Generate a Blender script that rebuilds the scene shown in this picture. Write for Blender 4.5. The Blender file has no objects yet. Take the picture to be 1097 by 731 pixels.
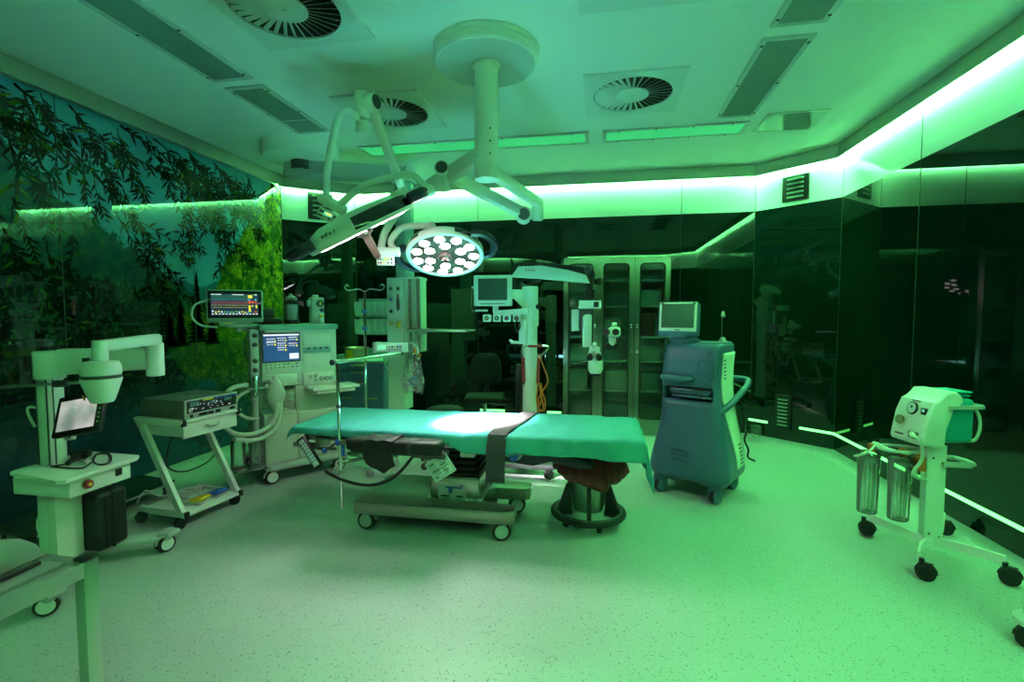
import bpy, bmesh, math, random
from mathutils import Vector, Matrix, Euler
random.seed(7)
PI = math.pi
SC = bpy.context.scene
COL = SC.collection

# ------------------------------------------------------------------ materials
def new_mat(name):
    m = bpy.data.materials.new(name); m.use_nodes = True
    return m, m.node_tree.nodes, m.node_tree.links, m.node_tree.nodes['Principled BSDF']
def mat(name, col, rough=.5, metal=0, spec=.5, emit=None, estr=0, trans=0, ior=1.45, coat=0, noise=0, nscale=30, bump=0, alpha=1):
    m, N, L, p = new_mat(name)
    p.inputs['Base Color'].default_value = (*col, 1)
    p.inputs['Roughness'].default_value = rough
    p.inputs['Metallic'].default_value = metal
    p.inputs['Specular IOR Level'].default_value = spec
    p.inputs['IOR'].default_value = ior
    p.inputs['Transmission Weight'].default_value = trans
    p.inputs['Coat Weight'].default_value = coat
    p.inputs['Alpha'].default_value = alpha
    if emit:
        p.inputs['Emission Color'].default_value = (*emit, 1)
        p.inputs['Emission Strength'].default_value = estr
    if noise or bump:
        tc = N.new('ShaderNodeTexCoord'); nz = N.new('ShaderNodeTexNoise')
        nz.inputs['Scale'].default_value = nscale; nz.inputs['Detail'].default_value = 4
        L.new(tc.outputs['Object'], nz.inputs['Vector'])
        if noise:
            mr = N.new('ShaderNodeMapRange')
            mr.inputs['To Min'].default_value = 1 - noise; mr.inputs['To Max'].default_value = 1 + noise
            L.new(nz.outputs['Fac'], mr.inputs['Value'])
            hv = N.new('ShaderNodeHueSaturation'); hv.inputs['Color'].default_value = (*col, 1)
            L.new(mr.outputs['Result'], hv.inputs['Value'])
            L.new(hv.outputs['Color'], p.inputs['Base Color'])
        if bump:
            b = N.new('ShaderNodeBump'); b.inputs['Strength'].default_value = bump; b.inputs['Distance'].default_value = .01
            L.new(nz.outputs['Fac'], b.inputs['Height']); L.new(b.outputs['Normal'], p.inputs['Normal'])
    return m
def brushed(name, col, rough=.3):
    m, N, L, p = new_mat(name)
    p.inputs['Metallic'].default_value = 1; p.inputs['Base Color'].default_value = (*col, 1)
    p.inputs['Roughness'].default_value = rough
    tc = N.new('ShaderNodeTexCoord'); nz = N.new('ShaderNodeTexNoise'); nz.inputs['Scale'].default_value = 4
    hv = N.new('ShaderNodeHueSaturation'); hv.inputs['Color'].default_value = (*col, 1); mr = N.new('ShaderNodeMapRange')
    mr.inputs['To Min'].default_value = .9; mr.inputs['To Max'].default_value = 1.1
    L.new(tc.outputs['Object'], nz.inputs['Vector']); L.new(nz.outputs['Fac'], mr.inputs['Value']); L.new(mr.outputs['Result'], hv.inputs['Value']); L.new(hv.outputs['Color'], p.inputs['Base Color'])
    return m
M = {}
M['white'] = mat('white_enamel', (.78, .8, .76), .4, noise=.03)
M['cream'] = mat('cream_plastic', (.72, .74, .64), .42, noise=.03)
M['grey'] = mat('light_grey_plastic', (.45, .47, .46), .45, noise=.03)
M['dgrey'] = mat('dark_grey_plastic', (.06, .065, .07), .45)
M['black'] = mat('black_plastic', (.012, .012, .013), .4)
M['rubber'] = mat('black_rubber', (.015, .015, .016), .7)
M['pad'] = mat('black_upholstery', (.016, .015, .016), .5, bump=.15, nscale=60)
M['strap'] = mat('grey_strap', (.055, .052, .055), .75, bump=.3, nscale=90)
M['steel'] = brushed('brushed_steel', (.56, .55, .52), .3)
M['sat'] = brushed('satin_steel', (.46, .45, .41), .27)
M['chrome'] = mat('chrome', (.8, .8, .8), .12, metal=1)
M['brass'] = mat('brass_handle', (.42, .36, .22), .35, metal=1)
M['ceil'] = mat('ceiling_paint', (.80, .81, .78), .5, noise=.015, nscale=4, spec=.4)
M['panelframe'] = mat('ceiling_panel_frame', (.50, .52, .50), .5)
M['diffuser'] = mat('light_diffuser', (.27, .32, .29), .08, spec=.9)
M['drape'] = mat('teal_drape', (.05, .37, .335), .8, noise=.05, nscale=14, bump=.25)
M['bluebox'] = mat('blue_grey_drawer', (.09, .17, .29), .45)
M['phaco'] = mat('blue_grey_moulding', (.06, .115, .205), .38, noise=.05, nscale=8)
M['phacod'] = mat('deep_blue_grey', (.04, .08, .145), .45)
M['teal'] = mat('turquoise_housing', (.02, .36, .36), .42)
M['tube'] = mat('pale_hose', (.55, .62, .52), .4)

M['red'] = mat('red_grip', (.35, .035, .03), .45)
M['orange'] = mat('orange_plastic', (.62, .17, .025), .45)
M['yellow'] = mat('yellow_plastic', (.85, .62, .02), .45)
M['blue'] = mat('blue_plastic', (.03, .12, .55), .4)
M['chairfab'] = mat('black_chair_fabric', (.007, .007, .007), .9)
M['cabsteel'] = brushed('cabinet_steel', (.30, .30, .26), .2)
M['sat2'] = brushed('matt_steel', (.44, .45, .42), .55)
M['maroon'] = mat('dark_red_bag', (.17, .018, .022), .33, bump=.8, nscale=9)
M['paper'] = mat('printed_card', (.72, .76, .74), .5)
M['ink'] = mat('printed_ink', (.05, .06, .06), .6)
M['inkblue'] = mat('printed_blue', (.06, .18, .5), .6)
M['inkred'] = mat('printed_red', (.6, .04, .03), .6)
M['darkglass'] = mat('screen_glass', (.01, .016, .014), .08, spec=.6)
M['screenoff'] = mat('screen_off', (.06, .09, .075), .12, spec=.8)
M['visor'] = mat('smoked_visor', (.01, .012, .016), .1, spec=.8)
def pane_mat():
    m, N, L, p = new_mat('door_glass')
    tr = N.new('ShaderNodeBsdfTransparent'); tr.inputs[0].default_value = (.80, .90, .84, 1); gl = N.new('ShaderNodeBsdfGlossy'); gl.inputs['Roughness'].default_value = .02
    fr = N.new('ShaderNodeFresnel'); fr.inputs['IOR'].default_value = 1.5; mx = N.new('ShaderNodeMixShader')
    L.new(fr.outputs[0], mx.inputs[0]); L.new(tr.outputs[0], mx.inputs[1]); L.new(gl.outputs[0], mx.inputs[2]); L.new(mx.outputs[0], N['Material Output'].inputs['Surface'])
    return m
M['doorglass'] = pane_mat()
def thin_clear(name, tint, ior, body):
    m, N, L, p = new_mat(name)
    p.inputs['Base Color'].default_value = (.8, .86, .83, 1); p.inputs['Roughness'].default_value = .15
    tr = N.new('ShaderNodeBsdfTransparent'); tr.inputs[0].default_value = (*tint, 1); gl = N.new('ShaderNodeBsdfGlossy'); gl.inputs['Roughness'].default_value = .06
    fr = N.new('ShaderNodeFresnel'); fr.inputs['IOR'].default_value = ior; m1 = N.new('ShaderNodeMixShader'); m2 = N.new('ShaderNodeMixShader'); m2.inputs[0].default_value = body
    L.new(fr.outputs[0], m1.inputs[0]); L.new(tr.outputs[0], m1.inputs[1]); L.new(gl.outputs[0], m1.inputs[2])
    L.new(m1.outputs[0], m2.inputs[1]); L.new(p.outputs[0], m2.inputs[2]); L.new(m2.outputs[0], N['Material Output'].inputs['Surface'])
    return m
M['clear'] = thin_clear('clear_plastic', (.93, .96, .94), 1.6, .06)
M['tinted'] = thin_clear('clear_canister', (.94, .98, .96), 1.6, .15)
def bag_mat():
    m, N, L, p = new_mat('clear_bag')
    p.inputs['Base Color'].default_value = (.7, .8, .76, 1); p.inputs['Roughness'].default_value = .12
    tc = N.new('ShaderNodeTexCoord'); nz = N.new('ShaderNodeTexNoise'); nz.inputs['Scale'].default_value = 13; L.new(tc.outputs['Object'], nz.inputs['Vector'])
    bp = N.new('ShaderNodeBump'); bp.inputs['Strength'].default_value = 1; bp.inputs['Distance'].default_value = .02; L.new(nz.outputs['Fac'], bp.inputs['Height']); L.new(bp.outputs['Normal'], p.inputs['Normal'])
    tr = N.new('ShaderNodeBsdfTransparent'); mx = N.new('ShaderNodeMixShader'); mr = N.new('ShaderNodeMapRange'); mr.inputs['From Min'].default_value = .4; mr.inputs['From Max'].default_value = .65; mr.inputs['To Min'].default_value = .15; mr.inputs['To Max'].default_value = .42
    L.new(nz.outputs['Fac'], mr.inputs['Value']); L.new(mr.outputs['Result'], mx.inputs[0]); L.new(tr.outputs[0], mx.inputs[1]); L.new(p.outputs[0], mx.inputs[2]); L.new(mx.outputs[0], N['Material Output'].inputs['Surface'])
    return m
M['bag'] = bag_mat()
def emis(name, col, s):
    m, N, L, p = new_mat(name)
    p.inputs['Base Color'].default_value = (0, 0, 0, 1); p.inputs['Roughness'].default_value = .3
    p.inputs['Emission Color'].default_value = (*col, 1); p.inputs['Emission Strength'].default_value = s
    return m
M['s_blue'] = emis('screen_blue', (.012, .05, .16), 1)
M['s_navy'] = emis('screen_navy', (.006, .02, .05), 1)
M['s_white'] = emis('screen_white', (.75, .85, .9), 1)
M['s_yel'] = emis('screen_yellow', (.9, .8, .05), .9)
M['s_red'] = emis('screen_red', (.85, .07, .03), .8)
M['s_cyan'] = emis('screen_cyan', (.05, .5, .75), .8)
M['s_grn'] = emis('screen_green', (.15, .8, .15), .6)
M['s_dim'] = emis('screen_grid', (.02, .09, .06), 1)
M['litdiffuser'] = emis('lit_green_diffuser', (.03, .75, .22), .5)
M['lcd'] = emis('lit_display', (.16, .75, .38), 1.0)

# ------------------------------------------------------------------ mesh builder
class B:
    def __init__(s):
        s.bm = bmesh.new(); s.mats = []; s.mi = 0
    def m(s, key):
        k = M[key] if isinstance(key, str) else key
        if k not in s.mats: s.mats.append(k)
        s.mi = s.mats.index(k); return s
    def _fin(s, faces):
        for f in faces: f.material_index = s.mi; f.smooth = True
    def box(s, c, d, bev=0, rot=None, seg=2, taper=None):
        """box centred at c, size d, optional bevel, euler rot, taper=(sx,sy) scale of top"""
        r = bmesh.ops.create_cube(s.bm, size=1); vs = r['verts']
        mx = Matrix.Translation(c)
        if rot: mx = mx @ Euler(rot).to_matrix().to_4x4()
        for v in vs:
            v.co = Vector((v.co.x * d[0], v.co.y * d[1], v.co.z * d[2]))
            if taper and v.co.z > 0: v.co.x *= taper[0]; v.co.y *= taper[1]
        fs = list({f for v in vs for f in v.link_faces})
        if bev:
            es = list({e for v in vs for e in v.link_edges})
            g = bmesh.ops.bevel(s.bm, geom=es, offset=min(bev, min(d) * .49), segments=seg, affect='EDGES', profile=.5)
            vs = list({v for v in g['verts']} | {v for v in vs if v.is_valid}); fs = list({f for v in vs for f in v.link_faces})
        bmesh.ops.transform(s.bm, matrix=mx, verts=vs); s._fin(fs); return s
    def ring(s, c, n, u, v, r): return [s.bm.verts.new(c + (u * math.cos(2 * PI * k / n) + v * math.sin(2 * PI * k / n)) * r) for k in range(n)]
    def _bridge(s, a, b):
        n = len(a); out = []
        for k in range(n):
            out.append(s.bm.faces.new((a[k], a[(k + 1) % n], b[(k + 1) % n], b[k])))
        return out
    def cyl(s, p, q, r, r2=None, n=20, cap=True):
        p = Vector(p); q = Vector(q); d = (q - p).normalized()
        u = d.orthogonal().normalized(); v = d.cross(u)
        a = s.ring(p, n, u, v, r); b = s.ring(q, n, u, v, r if r2 is None else r2)
        f = s._bridge(a, b)
        if cap: f.append(s.bm.faces.new(a[::-1])); f.append(s.bm.faces.new(b))
        s._fin(f); return s
    def lathe(s, prof, o=(0, 0, 0), axis=(0, 0, 1), n=28, cap=True):
        """prof: list of (radius, height) along axis"""
        o = Vector(o); d = Vector(axis).normalized(); u = d.orthogonal().normalized(); v = d.cross(u)
        rings = [s.ring(o + d * h, n, u, v, max(r, 1e-4)) for r, h in prof]
        f = []
        for a, b in zip(rings, rings[1:]): f += s._bridge(a, b)
        if cap: f.append(s.bm.faces.new(rings[0][::-1])); f.append(s.bm.faces.new(rings[-1]))
        s._fin(f); return s
    def tube(s, pts, r, n=10, smooth=6, closed=False, radii=None):
        """swept round tube through pts (Catmull-Rom when smooth>1)"""
        P = [Vector(p) for p in pts]
        if smooth > 1 and len(P) > 2:
            Q = []; R = []
            m = len(P); last = m if closed else m - 1
            for i in range(last):
                if closed: a, b, c, d = P[(i - 1) % m], P[i], P[(i + 1) % m], P[(i + 2) % m]
                else: a, b, c, d = P[max(i - 1, 0)], P[i], P[i + 1], P[min(i + 2, m - 1)]
                for k in range(smooth):
                    t = k / smooth
                    Q.append(.5 * ((2 * b) + (c - a) * t + (2 * a - 5 * b + 4 * c - d) * t * t + (3 * b - 3 * c + d - a) * t ** 3))
                    if radii: R.append(radii[i] * (1 - t) + radii[(i + 1) % m] * t)
            if not closed:
                Q.append(P[-1])
                if radii: R.append(radii[-1])
            P = Q; radii = R if radii else None
        f = []; rings = []; u = None
        for i, p in enumerate(P):
            if closed: d = (P[(i + 1) % len(P)] - P[i - 1]).normalized()
            else: d = (P[min(i + 1, len(P) - 1)] - P[max(i - 1, 0)]).normalized()
            if u is None: u = d.orthogonal().normalized()
            else:
                u = (u - d * u.dot(d))
                u = u.normalized() if u.length > 1e-6 else d.orthogonal().normalized()
            rings.append(s.ring(p, n, u, d.cross(u), radii[i] if radii else r))
        for a, b in zip(rings, rings[1:]): f += s._bridge(a, b)
        if closed:
            # pick best twist
            a, b = rings[-1], rings[0]
            k0 = min(range(n), key=lambda k: (a[0].co - b[k].co).length)
            f += s._bridge(a, b[k0:] + b[:k0])
        else:
            f.append(s.bm.faces.new(rings[0][::-1])); f.append(s.bm.faces.new(rings[-1]))
        s._fin(f); return s
    def ball(s, c, r, sc=(1, 1, 1), n=16):
        g = bmesh.ops.create_uvsphere(s.bm, u_segments=n, v_segments=max(8, n // 2), radius=r)
        for v in g['verts']: v.co = Vector((v.co.x * sc[0], v.co.y * sc[1], v.co.z * sc[2])) + Vector(c)
        s._fin({f for v in g['verts'] for f in v.link_faces}); return s
    def prism(s, poly, d0, d1, plane='xz', bev=0, seg=2):
        """extrude 2-D polygon; plane 'xz' extrudes along y, 'yz' along x, 'xy' along z"""
        def P(a, b, t): return {'xz': (a, t, b), 'yz': (t, a, b), 'xy': (a, b, t)}[plane]
        a = [s.bm.verts.new(P(x, y, d0)) for x, y in poly]; b = [s.bm.verts.new(P(x, y, d1)) for x, y in poly]
        f = s._bridge(a, b); f.append(s.bm.faces.new(a[::-1])); f.append(s.bm.faces.new(b))
        bmesh.ops.recalc_face_normals(s.bm, faces=f)
        if bev:
            es = [e for e in f[-1].edges] + [e for e in f[-2].edges]
            g = bmesh.ops.bevel(s.bm, geom=es, offset=bev, segments=seg, affect='EDGES', profile=.5)
            f = list({x for x in g['faces']} | {x for x in f if x.is_valid})
            f = list({q for x in f for v in x.verts for q in v.link_faces})
        s._fin(f); return s
    def poly(s, pts):
        f = s.bm.faces.new([s.bm.verts.new(p) for p in pts]); s._fin([f]); return s
    def loft(s, secs, cap=True):
        """secs: list of equal-length closed loops of 3-D points"""
        R = [[s.bm.verts.new(p) for p in q] for q in secs]; f = []
        for a, b in zip(R, R[1:]): f += s._bridge(a, b)
        if cap: f.append(s.bm.faces.new(R[0][::-1])); f.append(s.bm.faces.new(R[-1]))
        bmesh.ops.recalc_face_normals(s.bm, faces=f)
        s._fin(f); return s
    def grid(s, fn, nu, nv):
        V = [[s.bm.verts.new(fn(i / nu, j / nv)) for j in range(nv + 1)] for i in range(nu + 1)]
        s._fin([s.bm.faces.new((V[i][j], V[i + 1][j], V[i + 1][j + 1], V[i][j + 1])) for i in range(nu) for j in range(nv)]); return s
    def xf(s, mx, start=0):
        """transform all verts created since index start"""
        s.bm.verts.ensure_lookup_table()
        bmesh.ops.transform(s.bm, matrix=mx, verts=s.bm.verts[start:]); return s
    def mark(s): return len(s.bm.verts)
    def build(s, name, parent=None, sharp=35, label=None, solid=0):
        me = bpy.data.meshes.new(name)
        s.bm.to_mesh(me); s.bm.free()
        for k in s.mats: me.materials.append(k)
        if sharp: me.set_sharp_from_angle(angle=math.radians(sharp))
        o = bpy.data.objects.new(name, me); COL.objects.link(o)
        if parent: o.parent = parent
        if label: o['label'] = label
        if solid:
            md = o.modifiers.new('thickness', 'SOLIDIFY'); md.thickness = solid; md.offset = 0
        return o

def tag(o, label, cat, group=None, kind=None):
    o['label'] = label; o['category'] = cat
    if group: o['group'] = group
    if kind: o['kind'] = kind
    return o
def thing(name, label, cat, loc=(0, 0, 0), rz=0, group=None):
    o = bpy.data.objects.new(name, None); COL.objects.link(o)
    o.empty_display_size = .1; o.location = loc; o.rotation_euler = (0, 0, rz)
    return tag(o, label, cat, group)
def struct(o): o['kind'] = 'structure'; return o
def kids(o): return [c for c in bpy.data.objects if c.parent == o]
def copy_tree(o, loc=None, rz=None, label=None):
    c = o.copy(); COL.objects.link(c)
    if loc is not None: c.location = loc
    if rz is not None: c.rotation_euler = (0, 0, rz)
    if label: c['label'] = label
    for k in kids(o):
        d = k.copy(); COL.objects.link(d); d.parent = c
        for g in kids(k):
            e = g.copy(); COL.objects.link(e); e.parent = d
    return c
_FONT = {}
def text_polys(b, txt, size, mx, extrude=.0004):
    """lettering as thin raised geometry appended to builder b"""
    cu = bpy.data.curves.new('lettering', 'FONT'); cu.body = txt; cu.size = size; cu.extrude = extrude
    cu.align_x = 'CENTER'; cu.align_y = 'CENTER'; cu.resolution_u = 2
    o = bpy.data.objects.new('lettering', cu)
    me = bpy.data.meshes.new_from_object(o)
    n0 = b.mark(); nf = len(b.bm.faces)
    b.bm.from_mesh(me); b.bm.verts.ensure_lookup_table(); b.bm.faces.ensure_lookup_table()
    bmesh.ops.transform(b.bm, matrix=mx, verts=b.bm.verts[n0:])
    for f in b.bm.faces[nf:]: f.material_index = b.mi
    bpy.data.objects.remove(o); bpy.data.curves.remove(cu); bpy.data.meshes.remove(me)
    return b
def frame_mx(o, x, y):
    """matrix whose local x,y axes run along x,y at origin o"""
    x = Vector(x).normalized(); y = Vector(y); z = x.cross(y).normalized(); y = z.cross(x)
    return Matrix(((x.x, y.x, z.x, o[0]), (x.y, y.y, z.y, o[1]), (x.z, y.z, z.z, o[2]), (0, 0, 0, 1)))
def caster(parent, x, y, h=.12, r=.05, ang=0, body='grey', wheel='rubber', disc='grey', twin=True, name='caster'):
    """swivel caster standing at z=0 with its stem reaching z=h; wheel part is a sub-part"""
    b = B(); b.m(body)
    ca, sa = math.cos(ang), math.sin(ang); off = r * .45
    fx, fy = x - ca * off, y - sa * off
    b.cyl((x, y, r * 1.55), (x, y, h), r * .28, n=12)
    b.lathe([(r * .35, 0), (r * .62, .004), (r * .6, r * .35), (r * .3, r * .55)], (x - ca * off * .4, y - sa * off * .4, r * 1.45), n=16)
    w = r * .36
    n0 = b.mark()
    # hood over the wheels
    hood = [(r * 1.13 * math.cos(t), r * 1.13 * math.sin(t)) for t in [PI * k / 8 for k in range(0, 9)]] + [(-r * .35, 0), (-r * .3, -.1 * r), (r * .3, -.1 * r), (r * .4, 0)]
    b.prism(hood, -r * .13, r * .13, 'xz')
    b.box((0, 0, r * .98), (r * 1.3, r * .9, r * .25), .006)
    b.xf(Matrix.Translation((fx, fy, r)) @ Matrix.Rotation(ang, 4, 'Z'), n0)
    o = b.build(name, parent)
    wb = B()
    n0 = wb.mark()
    for sgn in ((-1, 1) if twin else (0,)):
        y0 = sgn * r * .36
        wb.m(wheel).lathe([(r * .8, -w * .6), (r * .97, -w * .45), (r, -w * .2), (r, w * .2), (r * .97, w * .45), (r * .8, w * .6)], (0, y0, 0), (0, 1, 0), n=24)
        wb.m(disc).lathe([(r * .72, -w * .68), (r * .74, -w * .6), (r * .74, w * .6), (r * .72, w * .68)], (0, y0, 0), (0, 1, 0), n=20)
    wb.xf(Matrix.Translation((fx, fy, r)) @ Matrix.Rotation(ang, 4, 'Z'), n0)
    wb.build('wheel', o)
    return o
# ------------------------------------------------------------------ the room
H = 3.224; ZB = 2.70; ZT = 3.10
XL, XR, YB, YF = -3.937, 2.442, 6.138, -1.3
CR1 = (1.787, YB); CR2 = (XR, 5.54)
CL1 = (XL, 5.578); CL2 = (-3.235, YB)
OUT = [CL1, CL2, CR1, CR2, (XR, -.7), (1.787, YF), (-3.235, YF), (XL, -.7)]

def floor_mat():
    m, N, L, p = new_mat('speckled_vinyl')
    tc = N.new('ShaderNodeTexCoord')
    v = N.new('ShaderNodeTexVoronoi'); v.inputs['Scale'].default_value = 88; v.inputs['Randomness'].default_value = 1
    L.new(tc.outputs['Object'], v.inputs['Vector'])
    nz = N.new('ShaderNodeTexNoise'); nz.inputs['Scale'].default_value = 130; nz.inputs['Detail'].default_value = 1
    L.new(tc.outputs['Object'], nz.inputs['Vector'])
    ad = N.new('ShaderNodeMath'); ad.operation = 'MULTIPLY_ADD'; ad.inputs[1].default_value = .5; ad.inputs[2].default_value = -.25
    L.new(nz.outputs['Fac'], ad.inputs[0])
    dd = N.new('ShaderNodeMath'); dd.operation = 'ADD'; L.new(v.outputs['Distance'], dd.inputs[0]); L.new(ad.outputs[0], dd.inputs[1])
    # only some cells carry a chip
    sep = N.new('ShaderNodeSeparateColor'); L.new(v.outputs['Color'], sep.inputs['Color'])
    th = N.new('ShaderNodeMapRange'); th.inputs['From Min'].default_value = .0; th.inputs['From Max'].default_value = 1
    th.inputs['To Min'].default_value = -.02; th.inputs['To Max'].default_value = .40
    L.new(sep.outputs['Red'], th.inputs['Value'])
    lt = N.new('ShaderNodeMath'); lt.operation = 'LESS_THAN'; L.new(dd.outputs[0], lt.inputs[0]); L.new(th.outputs['Result'], lt.inputs[1])
    big = N.new('ShaderNodeTexNoise'); big.inputs['Scale'].default_value = 1.2; L.new(tc.outputs['Object'], big.inputs['Vector'])
    mixb = N.new('ShaderNodeMix'); mixb.data_type = 'RGBA'
    mixb.inputs['A'].default_value = (.37, .405, .385, 1); mixb.inputs['B'].default_value = (.43, .465, .445, 1)
    L.new(big.outputs['Fac'], mixb.inputs['Factor'])
    chip = N.new('ShaderNodeMix'); chip.data_type = 'RGBA'
    chip.inputs['A'].default_value = (.12, .13, .12, 1); chip.inputs['B'].default_value = (.42, .44, .40, 1)
    L.new(sep.outputs['Green'], chip.inputs['Factor'])
    mx = N.new('ShaderNodeMix'); mx.data_type = 'RGBA'
    L.new(lt.outputs[0], mx.inputs['Factor']); L.new(mixb.outputs['Result'], mx.inputs['A']); L.new(chip.outputs['Result'], mx.inputs['B'])
    L.new(mx.outputs['Result'], p.inputs['Base Color'])
    p.inputs['Roughness'].default_value = .42; p.inputs['Specular IOR Level'].default_value = .35
    return m
M['floor'] = floor_mat()
M['glassdark'] = mat('dark_green_glass', (.001, .011, .006), .012, spec=.58)
M['glassband'] = mat('white_glass_band', (.82, .87, .84), .05, spec=.6)
M['joint'] = mat('glass_joint', (.02, .035, .027), .5)
M['trim'] = mat('aluminium_trim', (.45, .46, .43), .35, metal=1)
LEDC = (.165, 1.0, .27)
M['led'] = emis('green_led_strip', LEDC, 235)
M['ledlow'] = emis('green_led_low', (.12, 1, .16), 3.8)
M['leddim'] = emis('green_led_dim', LEDC, 3)

b = B(); b.m('floor').poly([(x, y, 0) for x, y in OUT[::-1]])
fl = struct(b.build('floor', sharp=0))
b = B(); b.m('ceil').prism(OUT, H, H + .1, 'xy')
ceilo = struct(b.build('ceiling'))

# wall segments -------------------------------------------------------------
def seg_frame(p, q):
    """matrix: local x along the wall from p to q, local y into the wall (outward), z up"""
    p = Vector((*p, 0)); q = Vector((*q, 0)); x = (q - p).normalized(); z = Vector((0, 0, 1)); y = z.cross(x)
    return Matrix(((x.x, y.x, 0, p.x), (x.y, y.y, 0, p.y), (0, 0, 1, 0), (0, 0, 0, 1))), (q - p).length
def wall(name, p, q, joints=(), led='led', low=(), mural=False, grilles=(), hole=None, ledrange=None):
    mx, Ln = seg_frame(p, q)
    T = .06
    b = B()
    if mural:
        b.m(M['mural']).box((Ln / 2, T / 2, (.03 + ZT) / 2), (Ln, T, ZT - .03))
    else:
        if hole:
            h0, h1, hz = hole
            b.m('glassdark').box((h0 / 2, T / 2, (.06 + hz) / 2), (h0, T, hz - .06)); b.box(((h1 + Ln) / 2, T / 2, (.06 + hz) / 2), (Ln - h1, T, hz - .06)); b.box((Ln / 2, T / 2, (hz + ZB) / 2), (Ln, T, ZB - hz))
        else: b.m('glassdark').box((Ln / 2, T / 2, (.06 + ZB) / 2), (Ln, T, ZB - .06))
        b.m('glassband').box((Ln / 2, T / 2, (ZB + ZT) / 2), (Ln, T, ZT - ZB))
    b.m('ceil').box((Ln / 2, T / 2 + .03, (ZT + H + .1) / 2), (Ln, T, H + .1 - ZT))
    b.xf(mx)
    w = struct(b.build(name))
    # joints between panels
    if joints:
        b = B(); b.m('joint')
        for j in joints: b.box((j, -.0005, (.06 + ZT) / 2), (.006, .004, ZT - .06))
        b.xf(mx); b.build('panel_joint', w)
    # sanitary cove
    b = B(); b.m('floor').prism([(0, 0), (-.075, 0), (-.045, .006), (-.02, .022), (-.008, .05), (-.006, .085), (0, .085)], -.02, Ln + .02, 'yz'); b.xf(mx)
    cv = struct(b.build('baseboard_' + name.split('_', 1)[1]))
    # cornice hiding the LED strip
    b = B(); b.m('trim')
    b.box((Ln / 2, -.075, ZT + .02), (Ln + .06, .012, .07)); b.box((Ln / 2, -.06, ZT + .088), (Ln + .05, .012, .06))
    b.box((Ln / 2, -.04, ZT + .055), (Ln + .03, .075, .008)); b.box((Ln / 2, -.03, ZT + .118), (Ln + .03, .07, .008))
    b.xf(mx); struct(b.build('trim_' + name.split('_', 1)[1]))
    if led:
        a0, a1 = ledrange or (0, Ln)
        b = B(); b.m(led).box(((a0 + a1) / 2, -.022, ZT + .03), (a1 - a0, .026, .012)); b.xf(mx)
        b.build('led_strip', w)
    if low:
        b = B(); b.m('ledlow')
        for a, c in low: b.box(((a + c) / 2, -.004, .253), (c - a, .008, .026), .003)
        b.xf(mx); b.build('floor_light_strip', w)
    for gx, gz, gw, gh, ns in grilles:
        b = B(); b.m('black').box((gx, -.012, gz), (gw, .03, gh), .004)
        for k in range(ns):
            zz = gz + gh * (.36 - .72 * k / (ns - 1))
            b.m(M['grslat']).box((gx, -.03, zz), (gw * .62, .012, gh * .035 if ns > 6 else .018), .003)
        b.xf(mx); tag(b.build('wall_vent'), grilles_label.pop(0), 'vent')
    return w
M['grslat'] = mat('grille_slat', (.30, .36, .31), .4)
grilles_label = ['square black slatted vent high on the left chamfered wall', 'square black slatted vent high on the right chamfered wall',
                 'tall slatted vent low on the right chamfered wall']
# ------------------------------------------------------------------ printed lake mural on the left glass wall
class NX:
    """tiny node-expression helper"""
    def __init__(s, N, L): s.N = N; s.L = L
    def _in(s, sock, v):
        if isinstance(v, (int, float)): sock.default_value = v
        elif isinstance(v, tuple): sock.default_value = (*v, 1) if len(v) == 3 else v
        else: s.L.new(v, sock)
    def op(s, o, a, b=0.0, clamp=False):
        n = s.N.new('ShaderNodeMath'); n.operation = o; n.use_clamp = clamp
        s._in(n.inputs[0], a); s._in(n.inputs[1], b); return n.outputs[0]
    def add(s, a, b): return s.op('ADD', a, b)
    def mul(s, a, b): return s.op('MULTIPLY', a, b)
    def ramp(s, v, a, b, c=0.0, d=1.0):
        n = s.N.new('ShaderNodeMapRange'); s._in(n.inputs['Value'], v)
        for k, q in zip(('From Min', 'From Max', 'To Min', 'To Max'), (a, b, c, d)): s._in(n.inputs[k], q)
        return n.outputs['Result']
    def mix(s, f, a, b):
        n = s.N.new('ShaderNodeMix'); n.data_type = 'RGBA'
        s._in(n.inputs['Factor'], f); s._in(n.inputs['A'], a); s._in(n.inputs['B'], b); return n.outputs['Result']
    def noise(s, vec, scale, det=3, rough=.5):
        n = s.N.new('ShaderNodeTexNoise'); s.L.new(vec, n.inputs['Vector'])
        n.inputs['Scale'].default_value = scale; n.inputs['Detail'].default_value = det; n.inputs['Roughness'].default_value = rough
        return n.outputs['Fac']
    def curve(s, v, pts):
        """piecewise-linear lookup of v through pts [(x, y)] (y within 0..4)"""
        n = s.N.new('ShaderNodeFloatCurve'); c = n.mapping.curves[0]
        x0, x1 = pts[0][0], pts[-1][0]
        s._in(n.inputs['Value'], s.ramp(v, x0, x1))
        q = [((x - x0) / (x1 - x0), y / 4) for x, y in pts]
        c.points[0].location = q[0]; c.points[1].location = q[-1]
        for p in q[1:-1]: c.points.new(*p)
        for p in c.points: p.handle_type = 'VECTOR'
        n.mapping.update()
        return s.mul(n.outputs[0], 4.0)
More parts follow.
